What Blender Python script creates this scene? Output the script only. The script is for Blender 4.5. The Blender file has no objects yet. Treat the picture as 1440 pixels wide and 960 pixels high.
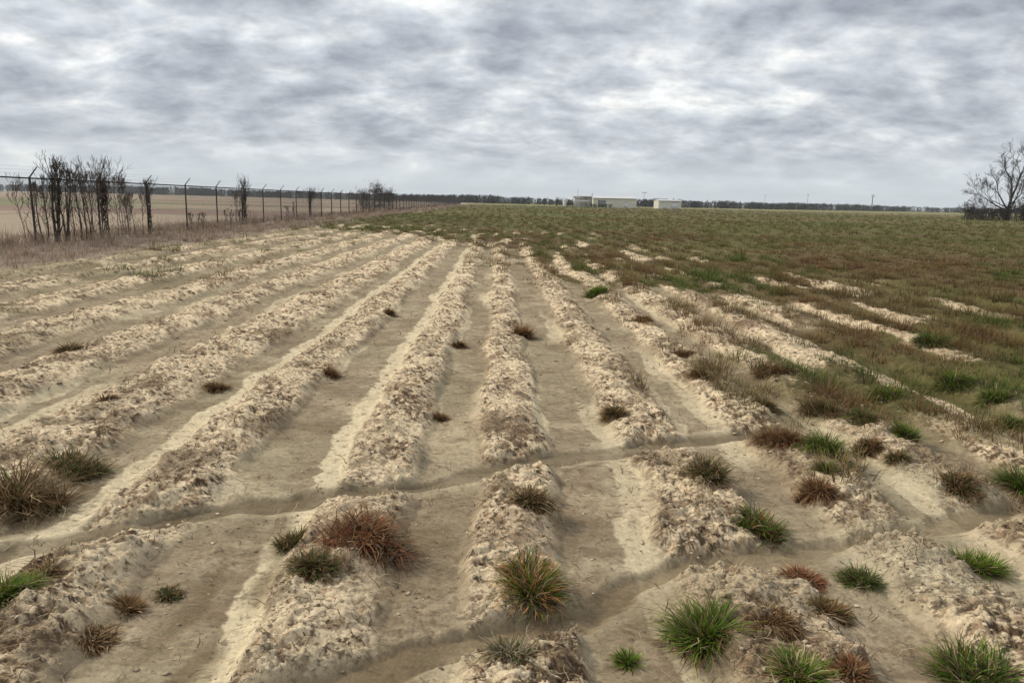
import bpy, math, random
import numpy as np
from mathutils import Matrix, Vector

random.seed(7)
RNG = np.random.default_rng(11)
C = bpy.context.scene.collection
SC = bpy.context.scene

# ------------------------------------------------------------------ camera
H = 1.6                       # eye height, metres
F = 1040.0                    # focal length in pixels of a 1440 px wide frame
PITCH, ROLL, YAW = math.radians(10.72), math.radians(1.25), math.radians(-1.35)
camd = bpy.data.cameras.new('camera')
cam = bpy.data.objects.new('camera', camd)
C.objects.link(cam)
camd.sensor_width = 36.0
camd.lens = 36.0 * F / 1440.0
camd.clip_start = 0.05
camd.clip_end = 12000
CM = (Matrix.Translation((0, 0, H)) @ Matrix.Rotation(YAW, 4, 'Z')
      @ Matrix.Rotation(math.pi / 2 - PITCH, 4, 'X') @ Matrix.Rotation(ROLL, 4, 'Z'))
cam.matrix_world = CM
SC.camera = cam
SC.view_settings.view_transform = 'Standard'
SC.view_settings.look = 'None'
SC.view_settings.gamma = 1
SC.view_settings.exposure = 0.76
SC.view_settings.use_curve_mapping = False
SC.render.engine = 'CYCLES'
SC.cycles.max_bounces = 5
SC.cycles.diffuse_bounces = 3
SC.cycles.transparent_max_bounces = 8
SC.cycles.volume_bounces = 0

# ------------------------------------------------------------------ world and sun
SUN_EL, SUN_AZ = math.radians(38), math.radians(-62)     # azimuth clockwise from +Y: veiled sun off to the left
W = bpy.data.worlds.new('World')
SC.world = W
W.use_nodes = True
nt = W.node_tree
nt.nodes.clear()
def nn(t, kind, **kw):
    n = t.nodes.new(kind)
    for k, v in kw.items(): setattr(n, k, v)
    return n
def mth(t, op, a, b=None, c=None, clamp=False):
    n = nn(t, 'ShaderNodeMath', operation=op)
    n.use_clamp = clamp
    for i, v in enumerate((a, b, c)):
        if v is None: continue
        if isinstance(v, (int, float)): n.inputs[i].default_value = v
        else: t.links.new(v, n.inputs[i])
    return n.outputs[0]
def ramp(t, fac, stops, interp='LINEAR'):
    n = nn(t, 'ShaderNodeValToRGB')
    cr = n.color_ramp
    cr.interpolation = interp
    while len(cr.elements) < len(stops): cr.elements.new(0.5)
    for e, (p, c) in zip(cr.elements, stops):
        e.position = p
        e.color = (c, c, c, 1) if isinstance(c, (int, float)) else (*c, 1)
    t.links.new(fac, n.inputs[0])
    return n.outputs[0]
def mixc(t, fac, a, b, mode='MIX'):
    n = nn(t, 'ShaderNodeMix', data_type='RGBA', blend_type=mode)
    for sock, v in ((n.inputs[0], fac), (n.inputs[6], a), (n.inputs[7], b)):
        if isinstance(v, (int, float)): sock.default_value = v
        elif isinstance(v, tuple): sock.default_value = (*v, 1)
        else: t.links.new(v, sock)
    return n.outputs[2]
def noise(t, vec, scale, detail=6, rough=0.55, dist=0.0, dim='3D'):
    n = nn(t, 'ShaderNodeTexNoise', noise_dimensions=dim)
    n.inputs['Scale'].default_value = scale
    n.inputs['Detail'].default_value = detail
    n.inputs['Roughness'].default_value = rough
    n.inputs['Distortion'].default_value = dist
    t.links.new(vec, n.inputs['Vector'])
    return n.outputs['Fac']
def comb(t, x, y, z):
    n = nn(t, 'ShaderNodeCombineXYZ')
    for i, v in enumerate((x, y, z)):
        if isinstance(v, (int, float)): n.inputs[i].default_value = v
        else: t.links.new(v, n.inputs[i])
    return n.outputs[0]

sky = nn(nt, 'ShaderNodeTexSky', sky_type='NISHITA')
sky.sun_disc = False
sky.sun_elevation = SUN_EL
sky.sun_rotation = SUN_AZ
tc = nn(nt, 'ShaderNodeTexCoord')
sp = nn(nt, 'ShaderNodeSeparateXYZ')
nt.links.new(tc.outputs['Generated'], sp.inputs[0])
zc = mth(nt, 'MAXIMUM', sp.outputs[2], 0.0)
den = mth(nt, 'ADD', zc, 0.32)
cu = mth(nt, 'DIVIDE', sp.outputs[0], den)
cv = mth(nt, 'DIVIDE', sp.outputs[1], den)
OFFX, OFFY = 3.7, 8.2
def smooth_cells(t, vec, scale, detail, rough, smooth=0.6):
    n = nn(t, 'ShaderNodeTexVoronoi', feature='SMOOTH_F1', voronoi_dimensions='2D')
    n.inputs['Scale'].default_value = scale
    n.inputs['Detail'].default_value = detail
    n.inputs['Roughness'].default_value = rough
    n.inputs['Smoothness'].default_value = smooth
    t.links.new(vec, n.inputs['Vector'])
    return n.outputs['Distance']
def cloud_field(dx, dy):
    p = comb(nt, mth(nt, 'ADD', cu, OFFX + dx), mth(nt, 'MULTIPLY', mth(nt, 'ADD', cv, OFFY + dy), 1.25), 0.4)
    wn = nn(nt, 'ShaderNodeTexNoise', noise_dimensions='2D'); wn.inputs['Scale'].default_value = 2.2; wn.inputs['Detail'].default_value = 3
    nt.links.new(p, wn.inputs['Vector'])
    va = nn(nt, 'ShaderNodeVectorMath', operation='SUBTRACT'); nt.links.new(wn.outputs['Color'], va.inputs[0]); va.inputs[1].default_value = (.5, .5, .5)
    vs_ = nn(nt, 'ShaderNodeVectorMath', operation='MULTIPLY_ADD'); nt.links.new(va.outputs[0], vs_.inputs[0]); vs_.inputs[1].default_value = (.32, .32, .32); nt.links.new(p, vs_.inputs[2])
    q = vs_.outputs[0]
    puffs = smooth_cells(nt, q, 3.6, 3.0, 0.5, 0.45)
    fb = noise(nt, p, 3.3, 10, 0.60, 0.0, '2D')
    return mth(nt, 'ADD', mth(nt, 'MULTIPLY', mth(nt, 'SUBTRACT', 0.85, puffs), 0.45), mth(nt, 'MULTIPLY', fb, 0.95)), p
n0, P0 = cloud_field(0, 0)
n1, P1 = cloud_field(-0.01, 0.045)
big = noise(nt, P0, 0.9, 2, 0.5, 0.0, '2D')
thick = mth(nt, 'SUBTRACT', mth(nt, 'ADD', mth(nt, 'MULTIPLY', n0, 0.85), mth(nt, 'MULTIPLY', big, 0.30)), 0.105)
lit = mth(nt, 'MULTIPLY', mth(nt, 'SUBTRACT', n0, n1), 0.8)
val = mth(nt, 'SUBTRACT', thick, lit)
ccol = ramp(nt, val, [(0.19, (0.61, 0.61, 0.595)), (0.26, (0.51, 0.52, 0.525)), (0.33, (0.435, 0.455, 0.475)),
                      (0.43, (0.355, 0.375, 0.405)), (0.68, (0.215, 0.235, 0.27))])
fine_ = noise(nt, P0, 11.0, 7, 0.62, 0.0, '2D')
ccol = mixc(nt, 1.0, ccol, ramp(nt, fine_, [(0.32, 0.86), (0.5, 1.0), (0.68, 1.10)]), 'MULTIPLY')
hz = ramp(nt, zc, [(0.0, 1.0), (0.025, 0.75), (0.07, 0.15), (0.12, 0.0)])
ccol = mixc(nt, hz, ccol, (0.46, 0.50, 0.525))
cover = ramp(nt, thick, [(0.20, 0.92), (0.45, 0.98)])
bg_sky = nn(nt, 'ShaderNodeBackground')
nt.links.new(sky.outputs[0], bg_sky.inputs[0])
bg_sky.inputs[1].default_value = 0.10
bg_cl = nn(nt, 'ShaderNodeBackground')
nt.links.new(ccol, bg_cl.inputs[0])
bg_cl.inputs[1].default_value = 1.0
mx = nn(nt, 'ShaderNodeMixShader')
nt.links.new(cover, mx.inputs[0]); nt.links.new(bg_sky.outputs[0], mx.inputs[1]); nt.links.new(bg_cl.outputs[0], mx.inputs[2])
wo = nn(nt, 'ShaderNodeOutputWorld')
nt.links.new(mx.outputs[0], wo.inputs[0])

sl = bpy.data.lights.new('sun', 'SUN')
sl.energy = 1.5
sl.angle = math.radians(10)
sl.color = (1.0, 0.91, 0.78)
so = bpy.data.objects.new('sun', sl)
C.objects.link(so)
sdir = Vector((math.sin(SUN_AZ) * math.cos(SUN_EL), math.cos(SUN_AZ) * math.cos(SUN_EL), math.sin(SUN_EL)))
so.rotation_euler = sdir.to_track_quat('Z', 'Y').to_euler()
so.location = (0, 0, 30)

# ------------------------------------------------------------------ helpers
def P(px, py, z=0.0):
    """ground point (x, y) seen at a place of the photograph"""
    d = CM.to_3x3() @ Vector(((px - 720) / F, (480 - py) / F, -1))
    k = (z - H) / d.z
    return d.x * k, d.y * k
def PD(px, dist):
    """x of the vertical direction through photo column px near the horizon, at depth dist"""
    d = CM.to_3x3() @ Vector(((px - 720) / F, (480 - 290) / F, -1))
    return d.x / d.y * dist

def tag(o, label=None, cat=None, group=None, kind=None):
    if label: o['label'] = label
    if cat: o['category'] = cat
    if group: o['group'] = group
    if kind: o['kind'] = kind
    return o
def empty(name, loc, rz=0):
    o = bpy.data.objects.new(name, None)
    o.empty_display_size = 0.2
    o.location = loc
    o.rotation_euler = (0, 0, rz)
    C.objects.link(o)
    return o
def mesh_obj(name, verts, faces, mat, parent=None, cols=None, smooth=False, loc=(0, 0, 0)):
    verts = np.asarray(verts, np.float32); faces = np.asarray(faces, np.int32)
    k = faces.shape[1]
    me = bpy.data.meshes.new(name)
    me.vertices.add(len(verts)); me.vertices.foreach_set('co', verts.ravel())
    me.loops.add(faces.size); me.loops.foreach_set('vertex_index', faces.ravel())
    me.polygons.add(len(faces))
    me.polygons.foreach_set('loop_start', np.arange(0, faces.size, k, dtype=np.int32))
    me.polygons.foreach_set('loop_total', np.full(len(faces), k, np.int32))
    if smooth: me.polygons.foreach_set('use_smooth', np.ones(len(faces), bool))
    me.update(calc_edges=True)
    me.validate()
    if cols is not None:
        a = me.color_attributes.new('Col', 'FLOAT_COLOR', 'POINT')
        c4 = np.ones((len(verts), 4), np.float32); c4[:, :np.shape(cols)[1]] = cols
        a.data.foreach_set('color', c4.ravel())
    me.materials.append(mat)
    o = bpy.data.objects.new(name, me)
    C.objects.link(o)
    if parent: o.parent = parent
    o.location = loc
    return o

def mat_plain(name, col, rough=0.8, var=0.15, scale=6.0, metal=0.0, bump=0.0):
    m = bpy.data.materials.new(name); m.use_nodes = True
    t = m.node_tree; b = t.nodes['Principled BSDF']
    g = nn(t, 'ShaderNodeNewGeometry')
    n = noise(t, g.outputs['Position'], scale, 5)
    f = ramp(t, n, [(0.3, 1 - var), (0.7, 1 + var)])
    t.links.new(mixc(t, 1.0, tuple(col), f, 'MULTIPLY'), b.inputs['Base Color'])
    b.inputs['Roughness'].default_value = rough
    b.inputs['Metallic'].default_value = metal
    b.inputs['Specular IOR Level'].default_value = 0.25
    if bump:
        bp = nn(t, 'ShaderNodeBump'); bp.inputs['Strength'].default_value = bump; bp.inputs['Distance'].default_value = 0.02
        t.links.new(n, bp.inputs['Height']); t.links.new(bp.outputs[0], b.inputs['Normal'])
    return m
def mat_attr(name, rough=0.85, var=0.12, scale=30.0, spec=0.2, trans=0.0, bump=None):
    m = bpy.data.materials.new(name); m.use_nodes = True
    t = m.node_tree; b = t.nodes['Principled BSDF']
    a = nn(t, 'ShaderNodeVertexColor', layer_name='Col')
    g = nn(t, 'ShaderNodeNewGeometry')
    n = noise(t, g.outputs['Position'], scale, 6, 0.65)
    f = ramp(t, n, [(0.3, 1 - var), (0.7, 1 + var)])
    col = mixc(t, 1.0, a.outputs[0], f, 'MULTIPLY')
    t.links.new(col, b.inputs['Base Color'])
    b.inputs['Roughness'].default_value = rough
    b.inputs['Specular IOR Level'].default_value = spec
    if bump:
        bp = nn(t, 'ShaderNodeBump'); bp.inputs['Strength'].default_value = bump[0]; bp.inputs['Distance'].default_value = bump[1]
        t.links.new(n, bp.inputs['Height']); t.links.new(bp.outputs[0], b.inputs['Normal'])
    if trans:
        tr = nn(t, 'ShaderNodeBsdfTranslucent'); t.links.new(col, tr.inputs[0])
        ms = nn(t, 'ShaderNodeMixShader'); ms.inputs[0].default_value = trans
        out = t.nodes['Material Output']
        t.links.new(b.outputs[0], ms.inputs[1]); t.links.new(tr.outputs[0], ms.inputs[2]); t.links.new(ms.outputs[0], out.inputs[0])
    return m

# ---- numpy noise
def _hash(i, j, s):
    h = (i.astype(np.int64) * 374761393 + j.astype(np.int64) * 668265263 + s * 2147483647) & 0xffffffff
    h = ((h ^ (h >> 13)) * 1274126177) & 0xffffffff
    h = (h ^ (h >> 16)) & 0xffffffff
    h = (h * 2246822519) & 0xffffffff
    return ((h ^ (h >> 15)) & 0xffffff).astype(np.float64) / 16777216.0
def pn(x, y, s=0):
    x = np.asarray(x, float); y = np.asarray(y, float)
    i = np.floor(x); j = np.floor(y); fx = x - i; fy = y - j
    u = fx * fx * fx * (fx * (fx * 6 - 15) + 10); v = fy * fy * fy * (fy * (fy * 6 - 15) + 10)
    i = i.astype(np.int64); j = j.astype(np.int64)
    def g(a, b, dx, dy):
        an = _hash(a, b, s) * 6.2831853
        return np.cos(an) * dx + np.sin(an) * dy
    a = g(i, j, fx, fy); b = g(i + 1, j, fx - 1, fy); c = g(i, j + 1, fx, fy - 1); d = g(i + 1, j + 1, fx - 1, fy - 1)
    return 1.5 * ((a + u * (b - a)) + v * ((c + u * (d - c)) - (a + u * (b - a))))
def fbm(x, y, o=4, s=0, gain=0.5):
    r = 0; a = 1.0; n = 0
    for k in range(o):
        r = r + a * pn(x * 2.03 ** k + 17.3 * k, y * 2.03 ** k - 9.1 * k, s + k); n += a; a *= gain
    return r / n
def worley(x, y, s=0):
    """distance to the nearest feature point, its random id, and F2-F1"""
    i0 = np.floor(x).astype(np.int64); j0 = np.floor(y).astype(np.int64)
    d1 = np.full(x.shape, 9.0); d2 = np.full(x.shape, 9.0); idv = np.zeros(x.shape)
    for di in (-1, 0, 1):
        for dj in (-1, 0, 1):
            i = i0 + di; j = j0 + dj
            px = i + _hash(i, j, s); py = j + _hash(i, j, s + 91)
            d = np.hypot(x - px, y - py)
            near = d < d1
            d2 = np.where(near, d1, np.minimum(d2, d))
            idv = np.where(near, _hash(i, j, s + 7), idv)
            d1 = np.where(near, d, d1)
    return d1, idv, d2 - d1
def ss(a, b, x):
    t = np.clip((x - a) / (b - a), 0, 1)
    return t * t * (3 - 2 * t)

# ------------------------------------------------------------------ the lie of the land
RIDGES = [(-6.9, -6.3), (-6.05, -5.5), (-5.25, -4.65), (-4.35, -3.8), (-3.5, -2.95), (-2.72, -2.22), (-2.0, -1.46), (-1.25, -0.90),
          (-0.57, -0.26), (-0.07, 0.22), (0.5, 0.84), (1.04, 1.36), (1.5, 1.85), (1.98, 2.34)]
xx = 2.34
while xx < 60:
    RIDGES.append((xx + 0.2, xx + 0.55)); xx += 0.55
RIDGES = [(a * H, b * H) for a, b in RIDGES]
RC = np.array([(a + b) / 2 for a, b in RIDGES]); RW = np.array([(b - a) / 2 * 0.86 for a, b in RIDGES]); RMID = (RC[:-1] + RC[1:]) / 2
RILL1 = [P(p[0], p[1] + 5) for p in [(-160, 812), (-60, 792), (30, 768), (130, 750), (200, 740), (250, 729), (330, 711), (420, 700), (500, 690), (560, 683), (640, 668), (700, 655), (780, 642), (860, 635), (920, 622), (1000, 613), (1060, 606), (1110, 606)]]
RILL2 = [P(*p) for p in [(330, 1010), (440, 975), (540, 945), (600, 922), (660, 905), (730, 893), (800, 876), (850, 852), (900, 815), (960, 794), (1040, 788), (1120, 780), (1180, 768), (1250, 754), (1320, 742), (1400, 720), (1480, 698), (1560, 676)]]
FLOW = [P(*p) for p in [(150, 1040), (230, 960), (270, 900), (330, 840), (370, 790), (395, 740), (415, 705)]]
GB = [P(*p) for p in [(1700, 760), (1440, 628), (1330, 560), (1250, 512), (1150, 455), (1060, 418), (980, 398), (900, 391), (850, 397), (790, 374), (740, 352), (690, 344), (640, 329), (560, 329), (470, 321), (380, 317)]]
GBY, GBX = zip(*sorted((p[1], p[0]) for p in GB))
SOILX = P(0, 380)[0]          # left edge of the bare soil
SCOUR = [P(*p) for p in [(900, 835), (1010, 800), (1110, 790), (1200, 790)]]

def polydist(x, y, pts):
    d = np.full(np.shape(x), 1e9); tt = np.zeros(np.shape(x))
    n = len(pts) - 1
    for k in range(n):
        ax, ay = pts[k]; bx, by = pts[k + 1]
        vx, vy = bx - ax, by - ay
        t = np.clip(((x - ax) * vx + (y - ay) * vy) / (vx * vx + vy * vy), 0, 1)
        dd = np.hypot(x - ax - t * vx, y - ay - t * vy)
        tt = np.where(dd < d, (k + t) / n, tt); d = np.minimum(d, dd)
    return d, tt

def masks(x, y):
    r = np.hypot(x, y)
    xs = x + 0.05 * pn(y * 0.45, x * 0.3, 3) + 0.035 * pn(x * 2.2, y * 1.6, 5) + 0.018 * pn(x * 9, y * 7, 8) + 0.05 * pn(x * 0.9, y * 1.1, 9)
    rag = 0.20 * fbm(x * 3.6, y * 2.6, 3, 12, 0.5)
    k = np.searchsorted(RMID, xs)
    u = (xs - RC[k]) / RW[k]
    rid = 1 - ss(0.82, 1.15, np.abs(u) + rag)
    side = np.where(np.abs(u) < 1.95, u, 0)
    dome = np.clip(1 - np.abs(u / 1.25) ** 2.6, 0, 1)
    wob = 0.025 * pn(x * 5, y * 5, 21) + 0.05 * pn(x * 1.4, y * 1.4, 22) + 0.012 * fbm(x * 16, y * 16, 3, 23)
    d1, t1 = polydist(x, y, RILL1); d2, t2 = polydist(x, y, RILL2); d3, t3 = polydist(x, y, FLOW)
    w1 = 0.115 + 0.025 * np.sin(t1 * 31)
    w2 = 0.095 + 0.025 * np.sin(t2 * 23)
    # steep bank on the far side, gentler on the near side
    r1 = 1 - ss(0.45, 1.0, (d1 + wob) / w1)
    r2 = 1 - ss(0.3, 1.0, (d2 + wob) / w2)
    fl = 1 - ss(0.2, 1.0, (d3 + wob) / 0.26)
    db, _ = polydist(x, y, GB)
    gn = fbm(x * 0.5, y * 0.35, 3, 40) + 0.5 * pn(x * 1.7, y * 0.9, 41)
    gd = np.where(x > np.interp(y, GBY, GBX), db, -db) / (0.75 + 0.04 * np.clip(y, 0, 60)) + gn * 1.1
    gd = gd + 1.0 + 1.3 * ss(11, 7, y)
    gd = np.where(y < 3, -9, gd)
    gd = np.where((x < SOILX + 2.0) & (y < 34) | (x < SOILX - 0.5), -9, gd)
    weed = ss(-0.5, 0.4, SOILX - x + 0.6 * fbm(x * 0.6, y * 0.3, 3, 50))
    return dict(r=r, xs=xs, rid=rid, dome=dome, side=side, r1=r1, r2=r2, fl=fl, gd=gd, weed=weed, d1=d1 + wob * .8, d2=d2 + wob * .8, t2=t2)

def height(x, y, M=None, full=False):
    x = np.asarray(x, float); y = np.asarray(y, float)
    M = M or masks(x, y)
    r = M['r']
    cell = np.maximum(0.0025 * r, 0.003)
    def lod(wl): return ss(1.0, 3.0, wl / cell)
    fade = 1 - ss(60, 140, r)
    left = ss(-1.0, -4.0, x)
    amp = 0.062 + 0.016 * left
    nearflat = 1 - 0.45 * ss(3.9, 2.6, y) * ss(0.3, 0.0, np.abs(x + 10))
    z = fade * M['dome'] * amp * (1 + 0.3 * pn(x * 0.8, y * 0.6, 61)) * nearflat
    z = z * (1 - 0.8 * M['weed'])
    breach = np.maximum(M['r1'], M['r2'])
    z = z * (1 - 0.95 * np.maximum(1 - ss(0.03, 0.34, M['d1']), 1 - ss(0.02, 0.34, M['d2'])))
    z -= (0.017 + 0.012 * pn(x * 1.8, y * 1.8, 24)) * M['r1'] + 0.024 * M['r2'] + 0.015 * M['fl']
    rough = np.clip(M['rid'] * (1 - breach), 0, 1)
    rough = np.maximum(rough, 0.22 * ss(0.0, 0.35, fbm(x * 1.7, y * 1.7, 3, 69)) * (1 - breach))
    # broad, soft swells
    z += fade * 0.03 * fbm(x * 0.9, y * 0.9, 3, 70)
    # clods and broken crust on the ridges
    wx = x + 0.03 * pn(x * 9, y * 9, 80); wy = y + 0.03 * pn(x * 9, y * 9, 81)
    if np.size(x) > 0:
        d, i, e = worley(wx / 0.14, wy / 0.11, 82)
        c1 = (np.clip(1 - d * 1.15, 0, 1) ** 0.7) * (0.35 + 0.9 * i)
        d, i2, e2 = worley(wx / 0.055, wy / 0.045, 83)
        c2 = (np.clip(1 - d * 1.1, 0, 1) ** 0.6) * (0.2 + i2)
        d, i3, e3 = worley(wx / 0.023, wy / 0.02, 84)
        c3 = np.clip(1 - d, 0, 1) * (0.2 + i3)
        patch = ss(-0.25, 0.3, fbm(x * 2.6, y * 2.6, 3, 85))
        rg = rough * (0.35 + 0.65 * patch)
        z += rg * (0.024 * c1 * lod(0.14) + 0.022 * c2 * lod(0.055) + 0.009 * c3 * lod(0.023))
        z += rough * 0.045 * fbm(x * 3.4, y * 3.4, 3, 88) + rough * 0.016 * fbm(x * 13, y * 11, 4, 86) * lod(0.05)
        # thin raised flakes of crust: stepped noise
        fl = fbm(x * 14, y * 18, 3, 87)
        z += rg * 0.015 * ss(0.02, 0.06, fl) * lod(0.03)
    # furrow ripples and grains
    z += (1 - rough) * (0.006 * ss(-.1, .4, fbm(x * 2, y * 2, 2, 92)) * pn(x * 3 + 2 * pn(x, y, 94), y * 16, 93) * lod(0.07) + 0.007 * fbm(x * 5, y * 9, 3, 90) * lod(0.1) + 0.0025 * fbm(x * 30, y * 40, 3, 91) * lod(0.02))
    if full: return z, rough, patch, i, i2, i3, fl
    return z

def bare_streaks(x, y, gd, side):
    n = fbm(x * 1.5, y * 0.30, 4, 122) + 0.10 * ss(2.5, 0.5, gd) + 0.12 * ss(0.9, 0.4, np.abs(side + 0.8)) * (side != 0)
    return ss(0.23, 0.31, n) * (1 - ss(2.6, 4.6, gd))

def hz1(x, y):
    return float(height(np.array([x]), np.array([y]))[0])

# ------------------------------------------------------------------ ground sheet
def soil_mat():
    m = bpy.data.materials.new('soil'); m.use_nodes = True
    t = m.node_tree; b = t.nodes['Principled BSDF']
    a = nn(t, 'ShaderNodeVertexColor', layer_name='Col')
    g = nn(t, 'ShaderNodeNewGeometry'); pos = g.outputs['Position']
    fine = noise(t, pos, 70, 6, 0.7)
    chips = noise(t, pos, 38, 6, 0.72, 0.6)
    f1 = mixc(t, 1.0, ramp(t, fine, [(0.32, 0.78), (0.66, 1.16)]), ramp(t, noise(t, pos, 17, 7, 0.68, 0.8), [(0.34, 0.84), (0.5, 1.0), (0.66, 1.12)]), 'MULTIPLY')
    f2 = ramp(t, chips, [(0.36, 0.30), (0.44, 0.95), (0.6, 1.28)])  # low spots of the chip bump darkened: crevice shade and debris put into colour
    f = mixc(t, a.outputs['Alpha'], f1, f2)
    t.links.new(mixc(t, 1.0, a.outputs[0], f, 'MULTIPLY'), b.inputs['Base Color'])
    b.inputs['Roughness'].default_value = 0.95
    b.inputs['Specular IOR Level'].default_value = 0.12
    hsum = mth(t, 'ADD', mth(t, 'MULTIPLY', fine, 0.004), mth(t, 'MULTIPLY', mth(t, 'MULTIPLY', chips, a.outputs['Alpha']), 0.030))
    bp = nn(t, 'ShaderNodeBump'); bp.inputs['Strength'].default_value = 0.9; bp.inputs['Distance'].default_value = 1.0
    t.links.new(hsum, bp.inputs['Height']); t.links.new(bp.outputs[0], b.inputs['Normal'])
    return m

def build_ground():
    rs = [0.7]
    while rs[-1] < 2600:
        r = rs[-1]
        k = 0.02 if r < 1.9 else 0.0020 if r < 4.5 else 0.0034 if r < 9 else 0.0055 if r < 25 else 0.009 if r < 70 else 0.03 if r < 400 else 0.09
        rs.append(r * (1 + k))
    rs = np.array(rs)
    a0, a1 = math.radians(-43), math.radians(43)
    fine = np.arange(a0, a1, 0.0019)
    coarse = np.linspace(a1, a0 + 2 * math.pi, 70, endpoint=False)
    an = np.concatenate([fine, coarse])                     # azimuth clockwise from +Y
    R, A = np.meshgrid(rs, an, indexing='ij')
    x = (R * np.sin(A)).ravel(); y = (R * np.cos(A)).ravel()
    M = masks(x, y)
    z, rough, patch, i1, i2, i3, flk = height(x, y, M, True)
    side, r = M['side'], M['r']
    outside = (x < SOILX - 5)
    # ---- colour of each kind of soil
    def c(*v): return np.array(v)[None, :]
    def lerp(a, b, t): return a + (b - a) * t[:, None]
    furrow = c(0.335, 0.265, 0.17) * (1 + 0.12 * fbm(x * 1.2, y * 0.8, 3, 100))[:, None]
    furrow = lerp(furrow, c(0.36, 0.305, 0.19), ss(-0.2, 0.4, fbm(x * 0.7, y * 0.4, 2, 101)) * 0.8)
    streak = ss(0.08, 0.35, fbm(x * 3, y * 11, 4, 102))
    furrow = lerp(furrow, c(0.22, 0.165, 0.10), streak * 0.5)
    furrow = furrow * (1 + 0.25 * fbm(x * 22, y * 34, 4, 103, 0.65))[:, None]
    furrow = lerp(furrow, c(0.50, 0.415, 0.27), ss(0.12, 0.3, fbm(x * 2.1, y * 2.8, 5, 150, 0.6)) * 0.6)
    furrow = lerp(furrow, c(0.20, 0.145, 0.085), ss(0.1, 0.34, fbm(x * 1.5 + 5, y * 1.9, 4, 151, 0.6)) * 0.5)
    silt = c(0.70, 0.59, 0.385) * (1 + 0.16 * fbm(x * 9, y * 9, 4, 104, .7))[:, None]
    u = side + 0.22 * pn(x * 3, y * 2.2, 105) + 0.16 * fbm(x * 14, y * 14, 3, 108)
    strong = ((x > -1.42 * H - .1) & (x < -1.20 * H + .2) | (x > -0.72 * H) & (x < -0.48 * H)) * 1.0
    left_silt = ss(-1.78, -1.68, u) * ss(-0.92, -1.02, u) * np.maximum(strong, 0.75 * ss(0.0, 0.3, pn(x * 0.9 + 3, y * 0.3, 106)))
    right_silt = ss(1.34, 1.28, u) * ss(0.85, 0.95, u) * ss(0.1, 0.35, pn(x * 0.9, y * 0.45, 107)) * 0.7
    col = lerp(furrow, silt, np.clip(np.maximum(left_silt, right_silt), 0, 1) * (1 - 0.0 * rough))
    # crust colours: pale flakes, tan clods, dark moist crumbs and litter
    tan = c(0.50, 0.36, 0.22); pale = c(0.93, 0.755, 0.50); dark = c(0.09, 0.054, 0.030)
    crust = tan * (1 + 0.5 * (i2 - 0.5))[:, None] * np.ones((len(x), 1))
    va = fbm(x * 13, y * 17, 5, 110, 0.68)
    vb = fbm(x * 2.3, y * 2.0, 3, 112)
    pk = ss(-0.17, 0.0, va + 0.12 * (i1 - 0.5) + 0.16 * (i2 - 0.5) - 0.22 * vb)
    crust = lerp(crust, pale * (1 + 0.2 * (i3 - 0.5))[:, None], pk * 0.92)
    dk = ss(0.15, 0.23, fbm(x * 15, y * 24, 5, 111, 0.7) + 0.42 * vb)
    crust = lerp(crust, dark * (1 + 0.8 * (i3 - 0.5))[:, None], dk * 0.9)
    crust = lerp(crust, c(0.33, 0.22, 0.135), ss(0.1, 0.5, fbm(x * 1.1, y * 1.1, 3, 113)) * 0.45)
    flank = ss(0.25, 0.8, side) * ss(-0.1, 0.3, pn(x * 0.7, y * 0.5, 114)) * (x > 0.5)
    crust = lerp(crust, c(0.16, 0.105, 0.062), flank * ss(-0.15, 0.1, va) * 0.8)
    mott = ss(0.20, 0.30, fbm(x * 3.2, y * 3.6, 5, 152, 0.62))
    crust = lerp(crust, furrow, mott * 0.6)
    edge = rough
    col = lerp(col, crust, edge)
    dm = ss(0.02, 0.16, fbm(x * 1.9, y * 1.5, 5, 153, 0.6) - 0.10 + 0.09 * ss(0.3, 2.6, x) * ss(12, 4, y) + 0.08 * ss(2.2, 3.4, x) * ss(4.5, 6, y)) * np.clip(rough + 0.15, 0, 1)
    col = lerp(col, c(0.20, 0.135, 0.078) * (1 + 0.5 * va)[:, None], dm * 0.62)
    # thin olive growth and old litter on the far left rows
    olv = ss(0.0, 0.25, fbm(x * 0.8, y * 0.45, 4, 140) + 0.25 * ss(-5.5, -9.5, x) - 0.06) * ss(-4.0, -6.0, x)
    col = lerp(col, c(0.21, 0.175, 0.095), olv * 0.62)
    # scattered crumbs on the furrow floor
    cr = ss(0.20, 0.28, fbm(x * 16, y * 22, 4, 115, .65) + 0.12 * pn(x * 1.3, y * 1.3, 154)) * (1 - rough) * 0.65
    col = lerp(col, c(0.20, 0.14, 0.09), cr)
    # rills: moist darker silt with a pale lip
    wet = c(0.115, 0.083, 0.046) * (1 + 0.22 * fbm(x * 6, y * 10, 4, 116))[:, None]
    lip = np.maximum(1 - ss(0.12, 0.20, M['d1']), 1 - ss(0.1, 0.18, M['d2'])) * ss(-0.2, 0.3, pn(x * 2.2, y * 2.2, 117))
    col = lerp(col, silt * 0.95, lip * 0.4)
    col = lerp(col, wet, np.clip(M['r1'] * (0.68 + 0.3 * pn(x * 2.5, y * 2.5, 25)), 0, 1))
    col = lerp(col, wet * 1.7, np.clip(M['r2'] * 0.7, 0, 1))
    col = lerp(col, wet * 1.55, M['fl'] * ss(-0.3, 0.3, pn(x * 6, y * 2, 118)) * 0.7)
    def blob(px, py, rx, ry):
        bx, by = P(px, py)
        return np.exp(-(((x - bx) / rx) ** 2 + ((y - by) / ry) ** 2) * 1.2 + 0.7 * fbm(x * 4, y * 4, 3, 119))
    col = lerp(col, wet * 1.35, np.clip(blob(590, 780, .22, .9) + blob(900, 860, .35, .3) + blob(1110, 850, .4, .35), 0, 1) * 0.45)
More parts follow.
